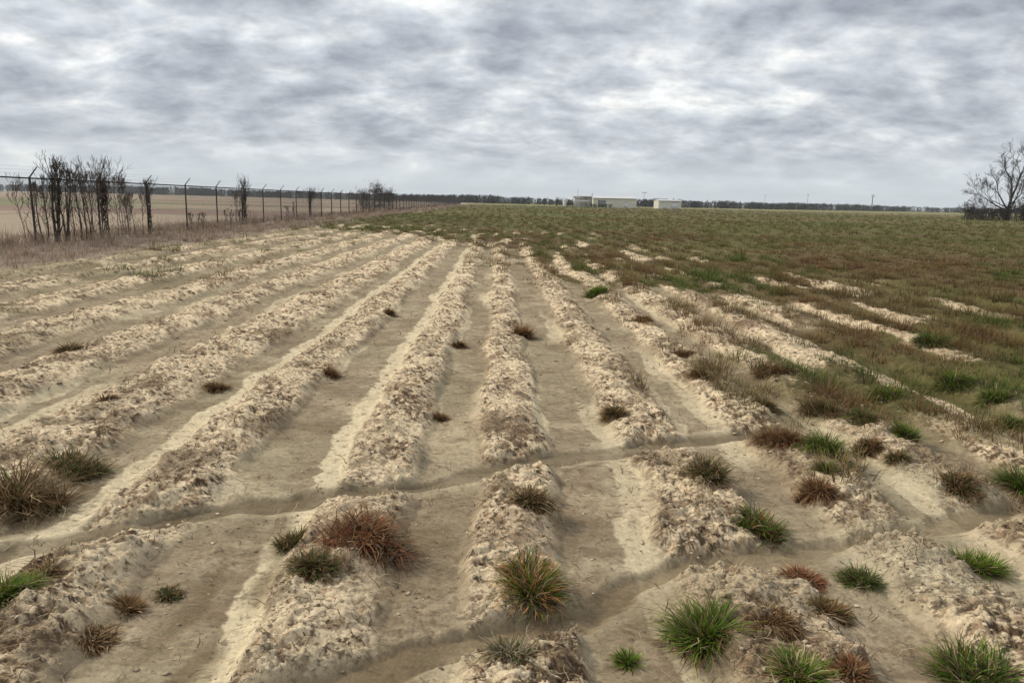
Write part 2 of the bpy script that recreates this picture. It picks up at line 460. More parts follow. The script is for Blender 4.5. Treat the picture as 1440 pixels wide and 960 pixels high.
    col = lerp(col, c(0.68, 0.59, 0.40), np.clip(blob(1310, 810, .42, .32) + blob(1300, 690, .2, .28), 0, 1) * 0.75)
    # litter and duff under the grass
    gd = M['gd']
    g1 = ss(-0.1, 1.2, gd) * (1 - 0.85 * ss(5.9, 4.6, y + 0.8 * pn(x * 1.3, y * 1.3, 155)))
    duff = lerp(c(0.13, 0.09, 0.045) * np.ones((len(x), 1)), c(0.135, 0.12, 0.045), ss(-0.3, 0.3, fbm(x * 0.22, y * 0.12, 3, 120) + 0.25 * ss(20, 60, r)))
    duff = duff * (1 + 0.6 * fbm(x * 9, y * 12, 5, 121, .65))[:, None]
    bare = bare_streaks(x, y, gd, M['side'])
    duff = lerp(duff, crust, bare * 0.9)
    col = lerp(col, duff, g1)
    # far grass beyond the blades: olive with rusty bands
    farg = lerp(c(0.165, 0.145, 0.055) * np.ones((len(x), 1)), c(0.19, 0.125, 0.06), ss(-0.25, 0.35, fbm(x * 0.03, y * 0.05, 4, 123)))
    farg = lerp(farg, c(0.12, 0.155, 0.045), ss(0.0, 0.3, fbm(x * 0.05 + 9, y * 0.03, 3, 124)) * 0.8)
    col = lerp(col, farg, g1 * ss(40, 110, r))
    # weedy strip by the fence and the fallow field beyond it
    wd = c(0.31, 0.24, 0.18) * (1 + 0.5 * fbm(x * 3, y * 3, 4, 130))[:, None]
    col = lerp(col, wd, M['weed'])
    fal = c(0.50, 0.40, 0.285) * (1 + 0.15 * fbm(x * 0.12, y * 0.03, 4, 131) + 0.12 * fbm(x * 2, y * 0.9, 3, 132))[:, None]
    fal = lerp(fal, c(0.34, 0.235, 0.18), ss(0.0, 0.3, fbm(x * 0.006, y * 0.035, 3, 133)))
    fal = lerp(fal, c(0.26, 0.27, 0.14), ss(0.1, 0.3, fbm(x * 0.004 + 4, y * 0.02, 2, 134)) * 0.8)
    col = lerp(col, fal, ss(-0.8, 0.8, -14.6 - x + 0.8 * fbm(x, y * 0.5, 3, 135)) * ss(0, 3, y + 5))
    # land past the end of the field
    col = lerp(col, c(0.25, 0.23, 0.10), ss(250, 330, r) * (x > -14))
    # the far land
    n_r, n_a = R.shape
    idx = np.arange(n_r * n_a).reshape(n_r, n_a)
    nx = np.roll(idx, -1, axis=1)
    q = np.stack([idx[:-1], nx[:-1], nx[1:], idx[1:]], -1).reshape(-1, 4)
    v = np.stack([x, y, z], -1)
    # close the middle with a fan of quads to one centre vertex
    cidx = len(v)
    v = np.vstack([v, [[0, 0, 0]]]); col = np.vstack([np.clip(col, 0.01, 0.95), [[0.36, 0.29, 0.18]]])
    inner = idx[0]
    m = len(inner) - (len(inner) % 2)
    fan = [(cidx, inner[k + 2 if k + 2 < len(inner) else 0], inner[k + 1], inner[k]) for k in range(0, m - 1, 2)]
    q = np.vstack([q, np.array(fan)])
    q = q[:, ::-1]
    mat = soil_mat()
    col = np.column_stack([col, np.append(np.maximum(rough * (1 - g1), g1 * np.maximum(bare, .5) * ss(30, 20, r)), 0)])
    o = mesh_obj('ground', v, q, mat, None, col, smooth=True)
    tag(o, 'sandy ploughed ground with crusted ridges, silted furrows and erosion rills', None, None, 'structure')
build_ground()

# ------------------------------------------------------------------ blades of grass
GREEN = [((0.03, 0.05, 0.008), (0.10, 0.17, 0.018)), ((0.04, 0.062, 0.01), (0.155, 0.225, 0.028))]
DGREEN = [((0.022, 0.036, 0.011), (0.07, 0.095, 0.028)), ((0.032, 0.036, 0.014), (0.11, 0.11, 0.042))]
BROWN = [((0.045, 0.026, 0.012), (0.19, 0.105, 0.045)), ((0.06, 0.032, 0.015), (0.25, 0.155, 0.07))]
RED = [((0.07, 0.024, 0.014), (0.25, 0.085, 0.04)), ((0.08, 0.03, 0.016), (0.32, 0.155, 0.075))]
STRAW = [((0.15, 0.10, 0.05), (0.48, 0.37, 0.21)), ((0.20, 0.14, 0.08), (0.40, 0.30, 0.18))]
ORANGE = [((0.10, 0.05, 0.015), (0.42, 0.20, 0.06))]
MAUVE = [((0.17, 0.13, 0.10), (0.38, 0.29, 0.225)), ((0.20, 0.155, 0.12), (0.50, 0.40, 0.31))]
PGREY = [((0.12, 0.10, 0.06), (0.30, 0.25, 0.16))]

def blades(base, az, ln, wd, th0, th1, cb, ct, seg=3, wob=0.0, rng=RNG):
    """curved tapering ribbons; every argument is an array with one row per blade"""
    n = len(base)
    t = np.linspace(0, 1, seg + 1)
    pos = np.zeros((n, seg + 1, 3)); pos[:, 0] = base
    for k in range(seg):
        th = th0 + (th1 - th0) * ((k + 0.5) / seg)
        a = az + wob * (rng.random(n) - 0.5) * (k + 1)
        step = (ln / seg)[:, None] * np.stack([np.sin(th) * np.cos(a), np.sin(th) * np.sin(a), np.cos(th)], -1)
        pos[:, k + 1] = pos[:, k] + step
    sa = az + math.pi / 2 + (rng.random(n) - 0.5) * 1.6
    sd = np.stack([np.cos(sa), np.sin(sa), np.zeros(n)], -1)
    w = wd[:, None] * np.array([0.75] + [1.0 - 0.85 * (k / seg) ** 1.5 for k in range(1, seg + 1)])[None, :]
    L = pos - sd[:, None, :] * w[..., None] / 2
    Rr = pos + sd[:, None, :] * w[..., None] / 2
    v = np.stack([L, Rr], 2).reshape(n, -1, 3)
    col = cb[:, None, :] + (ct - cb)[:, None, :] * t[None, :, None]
    col = np.repeat(col, 2, axis=1).reshape(n, -1, 3)
    f = np.array([[2 * k, 2 * k + 1, 2 * k + 3, 2 * k + 2] for k in range(seg)])
    m = 2 * (seg + 1)
    faces = (f[None] + (np.arange(n) * m)[:, None, None]).reshape(-1, 4)
    return v.reshape(-1, 3), faces, col.reshape(-1, 3)

def pick(pal, n, rng=RNG):
    """pal: list of (palette, weight)"""
    flat = [(b, t, w / len(p)) for p, w in pal for b, t in p]
    w = np.array([f[2] for f in flat]); w = w / w.sum()
    k = rng.choice(len(flat), n, p=w)
    B = np.array([f[0] for f in flat])[k]; T = np.array([f[1] for f in flat])[k]
    s = (0.7 + 0.6 * rng.random(n))[:, None]
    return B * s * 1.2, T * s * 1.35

M_GRASS = mat_attr('grass_blades', rough=0.7, var=0.12, scale=40, spec=0.08, trans=0.25)
M_DRY = mat_attr('dry_stems', rough=0.8, var=0.15, scale=60, spec=0.15, trans=0.1)

def tuft(px, py, wpx, hpx, pal, label, name='grass_tuft', n=None, group='grass tufts growing on the eroded ridges', droop=1.0, upright=0.0, seed=0, cat='grass tuft', wide=1.0):
    """a bunch of grass whose foot is seen at (px, py) and is wpx wide and hpx tall there"""
    rng = np.random.default_rng(1000 + seed + int(px * 7 + py))
    x, y = P(px, py, 0.06)
    z = hz1(x, y)
    x, y = P(px, py, z); z = hz1(x, y)
    dist = math.hypot(x, y)
    s = math.hypot(y, H) / F                       # metres per photo pixel there
    kk = 0.84 if wpx > 70 else 1.05
    Wd, Ht = wpx * s * kk, hpx * s * (0.88 if wpx > 70 else 1.15)
    R0 = Wd * 0.27
    n = n or int(min(900, max(80, 7000 * Wd * (0.5 + Ht))))
    ns = 1 if wpx < 32 else int(rng.integers(3, 6))
    ang = rng.random() * 6.28 + np.arange(ns) * (6.28 / max(ns - 1, 1)); rad = np.full(ns, Wd * 0.20) * (0.5 + 0.8 * rng.random(ns)); rad[0] = 0
    sx, sy = rad * np.cos(ang) * 1.15, rad * np.sin(ang) * 0.85
    sh = 0.55 + 0.5 * rng.random(ns); sh[0] = 1.05
    k = rng.choice(ns, n, p=(sh ** 2) / (sh ** 2).sum())
    rr = R0 * (0.75 if ns > 1 else 1.0) * rng.random(n) ** 0.62; aa = rng.random(n) * 2 * math.pi
    bx, by = sx[k] + rr * np.cos(aa), sy[k] + rr * np.sin(aa)
    bz = height(x + bx, y + by) - z - 0.008
    az = aa + (rng.random(n) - 0.5) * 1.9
    out = np.clip((rr / R0) * 0.75 + 0.55 * rng.random(n) - 0.1, 0, 1)
    lean = rng.random(ns) * 6.28; lk = 0.25 + 0.6 * rng.random(ns)
    az = np.arctan2(np.sin(az) + lk[k] * np.sin(lean[k]), np.cos(az) + lk[k] * np.cos(lean[k]))
    ln = Ht * (0.32 + 0.5 * rng.random(n) ** 1.4) + out * Wd * 0.20 * (0.6 + 0.8 * rng.random(n))
    th0 = 0.10 + out * (1.05 - 0.5 * upright) + 0.25 * (rng.random(n) - .5)
    th1 = th0 + droop * (0.4 + 1.0 * rng.random(n)) * (0.55 + out * 0.7)
    ln = ln * sh[k]
    wd = (0.0046 + 0.004 * rng.random(n)) * wide * max(1.0, dist / 6.5)
    cb, ct = pick(pal, n, rng)
    dead = rng.random(n) < 0.16
    db_, dt_ = pick([(STRAW, 1), (BROWN, 2)], n, rng)
    cb[dead] = db_[dead]; ct[dead] = dt_[dead]
    skirt = rng.random(n) < 0.14
    th0[skirt] = 1.15 + 0.3 * rng.random(skirt.sum()); th1[skirt] = 1.5 + 0.35 * rng.random(skirt.sum()); ln[skirt] *= 1.15
    cb[skirt] = db_[skirt]; ct[skirt] = dt_[skirt] * 0.7
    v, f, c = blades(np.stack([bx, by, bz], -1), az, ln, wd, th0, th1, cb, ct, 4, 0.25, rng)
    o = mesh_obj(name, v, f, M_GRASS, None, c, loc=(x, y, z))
    tag(o, label, cat, group)
    return o

G, D, B, Rd, S, O, PG = GREEN, DGREEN, BROWN, RED, STRAW, ORANGE, PGREY
TUFTS = [
 (22, 712, 160, 100, [(B, 5), (D, 1.5), (S, 1)], 'largest brown grass clump, dense and drooping, cut by the left edge', 1.3, 0),
 (108, 668, 105, 58, [(D, 4), (B, 2)], 'dark green spreading clump touching the large brown clump at the left edge', 1.4, 0),
 (508, 752, 132, 80, [(Rd, 5), (B, 3), (S, .5)], 'big rust red grass clump with splayed blades beside the dark rill', 1.4, 0),
 (412, 760, 36, 30, [(D, 3), (B, 2)], 'small dark tuft just left of the big rust red clump', 1.0, .5),
 (440, 795, 58, 28, [(D, 3), (B, 2)], 'low dark olive tuft on pale crust below the big rust red clump', 1.3, 0),
 (750, 708, 78, 38, [(B, 3), (D, 2), (S, 1)], 'low olive brown tuft on the middle ridge just below the rill crossing', 1.4, 0),
 (748, 832, 128, 66, [(G, 2.5), (O, 2.4), (D, 2), (S, 1)], 'wide clump of mixed green and orange blades on the middle ridge', 1.2, 0),
 (984, 903, 108, 84, [(G, 6), (D, 1), (S, .3)], 'large bright green round clump, the greenest in the foreground', 1.0, .2),
 (996, 668, 68, 44, [(D, 3), (B, 2), (S, 1)], 'grey green tuft on the ridge right of the centre furrow, above the rusty green one', 1.3, 0),
 (1070, 756, 84, 48, [(G, 3), (D, 3), (Rd, 1.6)], 'green tuft with reddish upright tips beside the smooth furrow', 1.1, .3),
 (1095, 620, 62, 32, [(B, 4), (Rd, 1.5)], 'rounded russet brown tuft left of the long green clump', 1.3, 0),
 (1160, 636, 68, 36, [(G, 5), (D, 1)], 'long bright green clump leaning down the crusted ridge', 1.3, 0),
 (1160, 660, 26, 20, [(G, 4), (D, 1)], 'tiny green tuft directly below the long green clump', 1.0, .4),
 (1147, 690, 54, 30, [(B, 4), (Rd, 1)], 'brown withered tuft on the white crust of the right hand ridge', 1.3, 0),
 (1242, 563, 74, 30, [(G, 4), (D, 2)], 'rich green spreading clump at the edge of the grass cover', 1.3, 0),
 (1150, 572, 50, 26, [(D, 4), (B, 1)], 'dark green tuft left of the rich green spreading clump', 1.3, 0),
 (1274, 614, 40, 28, [(G, 4), (D, 2)], 'short green tuft below the rich green spreading clump', 1.0, .3),
 (1206, 815, 48, 30, [(D, 4), (G, 2)], 'small dark green tuft with one tall spike at the near rill', 1.2, .2),
 (1374, 795, 54, 32, [(G, 5)], 'fresh green tuft just under the rill near the right edge', 1.0, .3),
 (1128, 952, 62, 46, [(G, 4), (S, 1)], 'light green tuft at the bottom of the view right of the round clump', 1.0, .4),
 (1370, 962, 132, 76, [(D, 3), (G, 3), (S, .4)], 'large dark green spiky clump in the bottom right corner', 1.0, .1),
 (1436, 690, 62, 52, [(G, 4), (D, 2)], 'green tuft cut by the right edge above the rill', 1.0, .3),
 (1350, 690, 90, 26, [(B, 4), (D, 2)], 'wide low brown mat of dead grass on a pale bank by the right edge', 1.5, 0),
 (882, 930, 26, 22, [(G, 5)], 'tiny bright green weed between the two near ridges', .9, .5),
 (712, 922, 60, 34, [(PG, 4), (D, 1)], 'pale grey withered tuft hanging over the near rill', 1.6, 0),
 (8, 842, 64, 40, [(G, 5), (S, .5)], 'bright green tuft cut by the left edge near the bottom', 1.1, .2),
 (62, 806, 46, 26, [(B, 3), (S, 2)], 'dry twiggy tuft just right of the bright green tuft at the left edge', 1.4, 0),
 (180, 856, 44, 24, [(B, 4)], 'small brown tuft in the lower left furrow', 1.2, 0),
 (238, 838, 42, 16, [(D, 3), (B, 1)], 'sparse flat green tuft right of the small brown one in the lower left furrow', 1.6, 0),
 (132, 905, 92, 26, [(B, 4), (S, 1)], 'wide flat mat of brown dead blades on the lower left ridge', 1.8, 0),
 (1172, 858, 74, 34, [(B, 4), (D, 2)], 'dark brown bushy tuft above the bottom right corner clump', 1.3, 0),
 (1132, 812, 62, 20, [(Rd, 5), (B, 1)], 'flat reddish tuft beside the near rill', 1.6, 0),
 (1196, 948, 76, 34, [(Rd, 2), (B, 4)], 'reddish brown mat right of the light green tuft at the bottom', 1.5, 0),
 (1090, 872, 66, 20, [(B, 5)], 'flat dark brown mat right of the bright green round clump', 1.7, 0),
 (733, 471, 32, 24, [(B, 4), (Rd, 1)], 'upright brown tuft standing alone on the middle ridge', .9, .3),
 (645, 488, 14, 16, [(B, 4)], 'tiny brown sprig on the first ridge left of the middle one, upper', 1.0, .4),
 (618, 588, 24, 16, [(B, 4)], 'tiny brown sprig on the first ridge left of the middle one, lower', 1.2, .2),
 (862, 582, 36, 24, [(D, 2), (B, 4)], 'dark brown tuft on the left flank of the ridge right of the middle', 1.3, 0),
 (304, 548, 40, 20, [(B, 4)], 'brown tuft low on the third ridge left of the middle', 1.4, 0),
 (464, 531, 20, 16, [(B, 4), (Rd, 1)], 'small dark tuft on the second ridge left of the middle', 1.1, .2),
 (98, 492, 46, 16, [(B, 3), (D, 2)], 'flat dark tuft on the far left ridges', 1.5, 0),
 (150, 566, 26, 16, [(B, 4)], 'small brown tuft in the left furrow beyond the dark green clump', 1.3, 0),
 (836, 416, 34, 16, [(G, 5)], 'lone bright green tuft at the far end of the right hand ridge', 1.1, .1),
 (1214, 590, 58, 26, [(D, 4), (G, 2)], 'dark green low tuft joined under the rich green spreading clump', 1.5, 0),
 (1222, 628, 40, 26, [(B, 4), (D, 1)], 'brown tuft between two green ones on the right', 1.3, 0),
 (1340, 545, 60, 26, [(G, 4), (D, 3)], 'green clump in the grass edge, upper right', 1.4, 0),
 (1310, 484, 62, 24, [(G, 3), (D, 4)], 'dark green patch of grass farther up the right hand rows', 1.5, 0),
 (1398, 572, 44, 28, [(G, 4), (D, 2)], 'green clump on the last bare strip by the right edge', 1.3, .1),
 (1424, 598, 50, 22, [(G, 3), (D, 3)], 'flat green clump under another one at the right edge', 1.5, 0),
 (1084, 524, 54, 26, [(B, 5)], 'long brown tuft on the crest of the third ridge to the right', 1.5, 0),
 (988, 530, 42, 22, [(B, 4), (D, 1)], 'brown tuft on the second ridge to the right, upper', 1.4, 0),
 (1074, 570, 30, 22, [(D, 3), (B, 3)], 'narrow dark tuft at the end of the second ridge to the right', 1.0, .2),
 (960, 500, 34, 16, [(B, 5)], 'flat brown tuft beside a furrow right of centre', 1.5, 0),
 (905, 450, 26, 12, [(B, 5), (Rd, 1)], 'small russet tuft high on the ridge right of centre', 1.4, 0),
 (548, 442, 14, 12, [(B, 4)], 'speck of brown grass on a far ridge left of centre', 1.2, .2),
 (1262, 640, 34, 20, [(D, 3), (B, 2)], 'dull green tuft below the short green tuft on the right', 1.3, 0),
]
for k, (px, py, w, h, pal, lab, dr, up) in enumerate(TUFTS):
    tuft(px, py, w, h, pal, lab, droop=dr, upright=up, seed=k)

# ------------------------------------------------------------------ grass cover of the field (nobody could count it)
def field_grass():
    rng = np.random.default_rng(5)
    V, Fc, Cc = [], [], []
    off = 0
    def emit(x, y, per, hgt, spread, wide, pals, seg, th=(0.15, 1.1), dr=0.9):
        nonlocal off
        n = len(x)
        z = height(x, y)
        N = n * per
        xx = np.repeat(x, per); yy = np.repeat(y, per); zz = np.repeat(z, per); hh = np.repeat(hgt, per); sp_ = np.repeat(spread, per); ww = np.repeat(wide, per)
        a = rng.random(N) * 2 * math.pi; rr = sp_ * np.sqrt(rng.random(N)) * 0.6
        base = np.stack([xx + rr * np.cos(a), yy + rr * np.sin(a), zz - 0.01], -1)
        az = a + (rng.random(N) - 0.5) * 2.0
        out = rng.random(N)
        th0 = th[0] + out * (th[1] - th[0]) * 0.6
        th1 = th0 + dr * rng.random(N) * (0.4 + out)
        ln = hh * (0.6 + 0.7 * rng.random(N))
        B_, T_ = pals
        cb = np.repeat(B_, per, axis=0) * (0.75 + 0.5 * rng.random((N, 1))); ct = np.repeat(T_, per, axis=0) * (0.65 + 0.7 * rng.random((N, 1))) * np.repeat(0.6 + 0.8 * rng.random(n), per)[:, None]
        st = rng.random(N) < 0.10
        ct[st] = np.array([0.36, 0.27, 0.15])
        v, f, c = blades(base, az, ln, ww * (0.7 + 0.6 * rng.random(N)), th0, th1, cb, ct, seg, 0.2, rng)
        V.append(v); Fc.append(f + off); Cc.append(c); off += len(v)
    # bands of distance, each with its own density
    for (ya, yb, dens, per, seg, hs, ws) in [(3.5, 12, 60, 28, 3, 1.0, 1.3), (12, 22, 34, 24, 2, 1.05, 2.0), (22, 40, 10, 20, 2, 1.15, 3.2), (40, 80, 2.6, 18, 2, 1.3, 5.5), (80, 170, 0.5, 16, 2, 1.5, 10), (170, 300, 0.12, 14, 2, 1.8, 17)]:
        xr = yb * 0.92 + 3
        A = (yb - ya) * (xr + 14)
        n = int(A * dens)
        x = rng.uniform(-14, xr, n); y = rng.uniform(ya, yb, n)
        keep = (x < y * 0.92 + 2.5)
        x, y = x[keep], y[keep]
        M = masks(x, y)
        gd = M['gd']
        cov = ss(-0.5, 1.2, gd) * (1 - 0.8 * ss(5.9, 4.6, y + 0.8 * pn(x * 1.3, y * 1.3, 155)))
        third = (x > 1.48 * H) & (x < 1.87 * H); second = (x > 1.02 * H) & (x < 1.38 * H)
        strip = M['rid'] * (third * 0.8 + second * 0.3) * ss(-0.2, 0.15, fbm(x * 1.5, y * 0.9, 3, 205)) * ss(4.6, 6, y)
        cov = np.maximum(cov, strip)
        cov = np.maximum(cov, 0.35 * M['rid'] * (x < -4) * (y > 12) * ss(0.05, 0.3, fbm(x * 0.6, y * 0.4, 3, 206)) * (M['weed'] < .5))
        bare = bare_streaks(x, y, gd, M['side'])
        ridgepref = 0.6 + 0.4 * np.clip(M['dome'] * 1.5, 0, 1)
        clump = ss(-0.35, 0.2, fbm(x * 1.6, y * 1.3, 3, 200))
        p = cov * (1 - 0.9 * bare) * ridgepref * (0.5 + 0.5 * clump) * (1 - M['r1']) * (1 - M['r2'])
        keep = rng.random(len(x)) < p
        x, y = x[keep], y[keep]; gd = gd[keep]; r = np.hypot(x, y)
        # hue: rust and brown near the edge, greener patches, olive farther off
        gn = fbm(x * 0.35, y * 0.22, 4, 210) + 0.30 * ss(22, 50, r) - 0.02 + 0.35 * ss(-3, -7, x) * ss(15, 25, y)
        green = ss(-0.02, 0.22, gn + 0.12 * (rng.random(len(x)) - 0.5))
        redn = ss(0.0, 0.3, fbm(x * 0.5, y * 0.4, 3, 211) + 0.1 * (rng.random(len(x)) - 0.5))
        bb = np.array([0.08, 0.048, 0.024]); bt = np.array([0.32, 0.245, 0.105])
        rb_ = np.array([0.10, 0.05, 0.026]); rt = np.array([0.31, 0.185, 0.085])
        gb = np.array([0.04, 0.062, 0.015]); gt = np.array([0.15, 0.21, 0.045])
        if yb > 22: gt = np.array([0.23, 0.235, 0.075]); gb = np.array([0.08, 0.085, 0.026])
        Bc = bb + (rb_ - bb) * redn[:, None]; Tc = bt + (rt - bt) * redn[:, None]
        Bc = Bc + (gb - Bc) * green[:, None]; Tc = Tc + (gt - Tc) * green[:, None]
        n = len(x)
        dm_ = M['dome'][keep] if len(M['dome']) == len(keep) else masks(x, y)['dome']
        hg = (0.8 + 0.45 * dm_) * (0.075 + 0.085 * rng.random(n) ** 2) * hs * (0.6 + 0.9 * ss(-0.3, 0.3, fbm(x * 0.8, y * 0.8, 3, 212)))
        emit(x, y, per, hg, (0.12 + 0.10 * rng.random(n)) * hs ** 2, np.full(n, 0.0045 * ws), (Bc, Tc), seg)
    o = mesh_obj('field_grass', np.vstack(V), np.vstack(Fc), M_GRASS, None, np.vstack(Cc))
    tag(o, 'rust brown and olive bermuda-like grass covering the rows beyond the bare soil', 'grass', None, 'stuff')
    print('field grass verts', off)
field_grass()

def litter():
    """dead blades, twigs and stubble lying on the ridges"""
    rng = np.random.default_rng(77)
    V, Fc, Cc = [], [], []; off = 0
    for (ya, yb, dens, ws, lnm) in [(1.6, 4.5, 2600, 1.0, 0.042), (4.5, 8, 1100, 1.4, 0.055), (8, 14, 340, 2.3, 0.08), (14, 30, 50, 4.5, 0.12)]:
        xr = yb * 0.95 + 1
        n = int((yb - ya) * 2 * xr * dens)
        x = rng.uniform(-xr, xr, n); y = rng.uniform(ya, yb, n)
        M = masks(x, y)
        p = (0.10 + 0.90 * M['rid'] * ss(-0.12, 0.30, fbm(x * 1.9, y * 1.5, 4, 153) + 0.08 * ss(0.3, 2.6, x) + 0.15 * pn(x * 7, y * 7, 222))) * (1 - 0.95 * M['r1']) * (1 - 0.95 * M['r2']) * (x > SOILX)
        k = rng.random(n) < p * 0.8
        x, y = x[k], y[k]; n = len(x)
        z = height(x, y) + 0.003
        cb = np.array([[0.11, 0.068, 0.036]]) * (0.5 + 1.0 * rng.random((n, 1)))
        lt = rng.random(n) < 0.28
        cb[lt] = np.array([0.45, 0.35, 0.22])
        v, f, c = blades(np.stack([x, y, z], -1), rng.random(n) * 6.28, lnm * (0.3 + rng.random(n) ** 2.5 * 2.6), 0.0042 * ws * (0.5 + 0.9 * rng.random(n)),
                         0.9 + 0.5 * rng.random(n), 1.3 + 0.6 * rng.random(n), cb, cb * 1.25, 3, 0.8, rng)
        V.append(v); Fc.append(f + off); Cc.append(c); off += len(v)
    o = mesh_obj('plant_litter', np.vstack(V), np.vstack(Fc), M_DRY, None, np.vstack(Cc))
    tag(o, 'dead blades and twig scraps strewn over the crusted ridges', 'plant litter', None, 'stuff')
    print('litter verts', off)
litter()

def crumbs():
    """loose crumbs and flakes of crust"""
    rng = np.random.default_rng(78)
    pts = []
    base = np.array([[-1, -1, -.4], [1, -1, -.4], [1.1, .9, -.4], [-.9, 1, -.4], [-.6, -.5, .6], [.6, -.7, .5], [.5, .6, .6], [-.7, .5, .5]])
    fc = np.array([[0, 3, 2, 1], [4, 5, 6, 7], [0, 1, 5, 4], [1, 2, 6, 5], [2, 3, 7, 6], [3, 0, 4, 7]])
    V, Fc, Cc = [], [], []; off = 0
    for (ya, yb, dens, sz) in [(1.6, 4.5, 1500, 0.0055), (4.5, 9, 420, 0.010), (9, 18, 60, 0.018)]:
        xr = yb * 0.95 + 1
        n = int((yb - ya) * 2 * xr * dens)
        x = rng.uniform(-xr, xr, n); y = rng.uniform(ya, yb, n)
        M = masks(x, y)
        p = (0.07 + 0.93 * M['rid'] * ss(-0.3, 0.3, fbm(x * 3, y * 3, 3, 221))) * (1 - 0.9 * M['r1']) * (1 - 0.9 * M['r2']) * (M['gd'] < 1.5) * (x > SOILX)
        k = rng.random(n) < p
        x, y = x[k], y[k]; n = len(x)
        s = sz * (0.35 + 1.7 * rng.random(n) ** 4)
        z = height(x, y) + 0.3 * s
        a = rng.random(n) * 6.28
        b = base[None] * (1 + 0.8 * (rng.random((n, 8, 3)) - 0.5))
        b = b * np.stack([s, s * (0.5 + 0.5 * rng.random(n)), s * (0.18 + 0.35 * rng.random(n))], -1)[:, None, :]
        bx = b[..., 0] * np.cos(a)[:, None] - b[..., 1] * np.sin(a)[:, None]; by = b[..., 0] * np.sin(a)[:, None] + b[..., 1] * np.cos(a)[:, None]
        bz = b[..., 2] + 0.4 * bx * (rng.random(n) - 0.5)[:, None]
        v = np.stack([bx + x[:, None], by + y[:, None], bz + z[:, None]], -1).reshape(-1, 3)
        cc = np.array([[0.56, 0.45, 0.31]]) * (0.3 + 0.95 * rng.random((n, 1)))
        V.append(v); Fc.append((fc[None] + (np.arange(n) * 8)[:, None, None]).reshape(-1, 4) + off); Cc.append(np.repeat(cc, 8, axis=0)); off += len(v)
    o = mesh_obj('soil_crumbs', np.vstack(V), np.vstack(Fc), mat_attr('crumbs', 0.95, 0.2, 80, 0.1), None, np.vstack(Cc))
    tag(o, 'loose pale crumbs and flakes of dried soil on the ridges', 'soil crumbs', None, 'stuff')
    print('crumb verts', off)
crumbs()

def weeds():
    """dead weeds along the fence"""
    rng = np.random.default_rng(99)
    V, Fc, Cc = [], [], []; off = 0
    for (ya, yb, dens, per, ws, hs) in [(8, 22, 26, 14, 1.4, 1.0), (22, 42, 17, 12, 2.2, 1.0), (42, 90, 7, 11, 4.0, 1.05), (90, 260, 1.6, 10, 9, 1.15)]:
        n = int((yb - ya) * 9 * dens)
        x = rng.uniform(-19, -9.5, n); y = rng.uniform(ya, yb, n)
        M = masks(x, y)
        p = M['weed'] * (0.35 + 0.65 * ss(-0.3, 0.3, fbm(x * 0.8, y * 0.4, 3, 230))) * ss(-18.5, -15, x)
        k = rng.random(n) < p
        x, y = x[k], y[k]; n = len(x)
        z = height(x, y)
        nearf = np.exp(-((x + 14) / 1.2) ** 2)
        hg = (0.12 + 0.10 * rng.random(n) + nearf * 0.60 * rng.random(n) ** 1.8) * hs
        N = n * per
        a = rng.random(N) * 6.28
        base = np.stack([np.repeat(x, per) + 0.12 * hs * np.cos(a), np.repeat(y, per) + 0.12 * np.sin(a), np.repeat(z, per) - 0.01], -1)
        cb, ct = pick([(MAUVE, 6), (S, 1), (B, 2.0)], n, rng)
        cb = np.repeat(cb, per, axis=0); ct = np.repeat(ct, per, axis=0) * (0.7 + 0.6 * rng.random((N, 1)))
        out = rng.random(N)
        v, f, c = blades(base, a, np.repeat(hg, per) * (0.5 + 0.8 * rng.random(N)), np.full(N, 0.004 * ws), 0.05 + 0.5 * out, 0.2 + 1.3 * out * rng.random(N), cb, ct, 3, 0.5, rng)
        V.append(v); Fc.append(f + off); Cc.append(c); off += len(v)
    o = mesh_obj('dead_weeds', np.vstack(V), np.vstack(Fc), M_DRY, None, np.vstack(Cc))
    tag(o, 'grey mauve dead weeds and grass matted along the foot of the fence', 'dead weeds', None, 'stuff')
    print('weeds verts', off)
weeds()

# ------------------------------------------------------------------ tubes, boxes
class MB:
    def __init__(s): s.v = []; s.f = []; s.n = 0
    def tube(s, p0, p1, r0, r1=None, k=6):
        r1 = r0 if r1 is None else r1
        p0 = Vector(p0); p1 = Vector(p1); d = (p1 - p0)
        if d.length < 1e-6: return s
        d.normalize()
        a = d.orthogonal().normalized(); b = d.cross(a)
        for p, r in ((p0, r0), (p1, r1)):
            for i in range(k):
                t = 2 * math.pi * i / k
                s.v.append(p + (a * math.cos(t) + b * math.sin(t)) * r)
        for i in range(k):
            j = (i + 1) % k
            s.f.append((s.n + i, s.n + j, s.n + k + j, s.n + k + i))
        # caps
        if k == 4: s.f.append((s.n + 3, s.n + 2, s.n + 1, s.n)); s.f.append((s.n + 4, s.n + 5, s.n + 6, s.n + 7))
        elif k == 6:
            for o_, fl in ((0, True), (6, False)):
                for q in ((0, 1, 2, 3), (0, 3, 4, 5)):
                    q = q[::-1] if fl else q
                    s.f.append(tuple(s.n + o_ + i for i in q))
        s.n += 2 * k
        return s
    def box(s, x0, x1, y0, y1, z0, z1):
        for z in (z0, z1):
            for (x, y) in ((x0, y0), (x1, y0), (x1, y1), (x0, y1)): s.v.append(Vector((x, y, z)))
        for q in ((3, 2, 1, 0), (4, 5, 6, 7), (0, 1, 5, 4), (1, 2, 6, 5), (2, 3, 7, 6), (3, 0, 4, 7)):
            s.f.append(tuple(s.n + i for i in q))
        s.n += 8
        return s
    def quad(s, a, b, c, d):
        s.v += [Vector(p) for p in (a, b, c, d)]; s.f.append((s.n, s.n + 1, s.n + 2, s.n + 3)); s.n += 4
        return s
    def build(s, name, mat, parent=None, smooth=False, cols=None):
        return mesh_obj(name, [tuple(v) for v in s.v], s.f, mat, parent, cols, smooth)

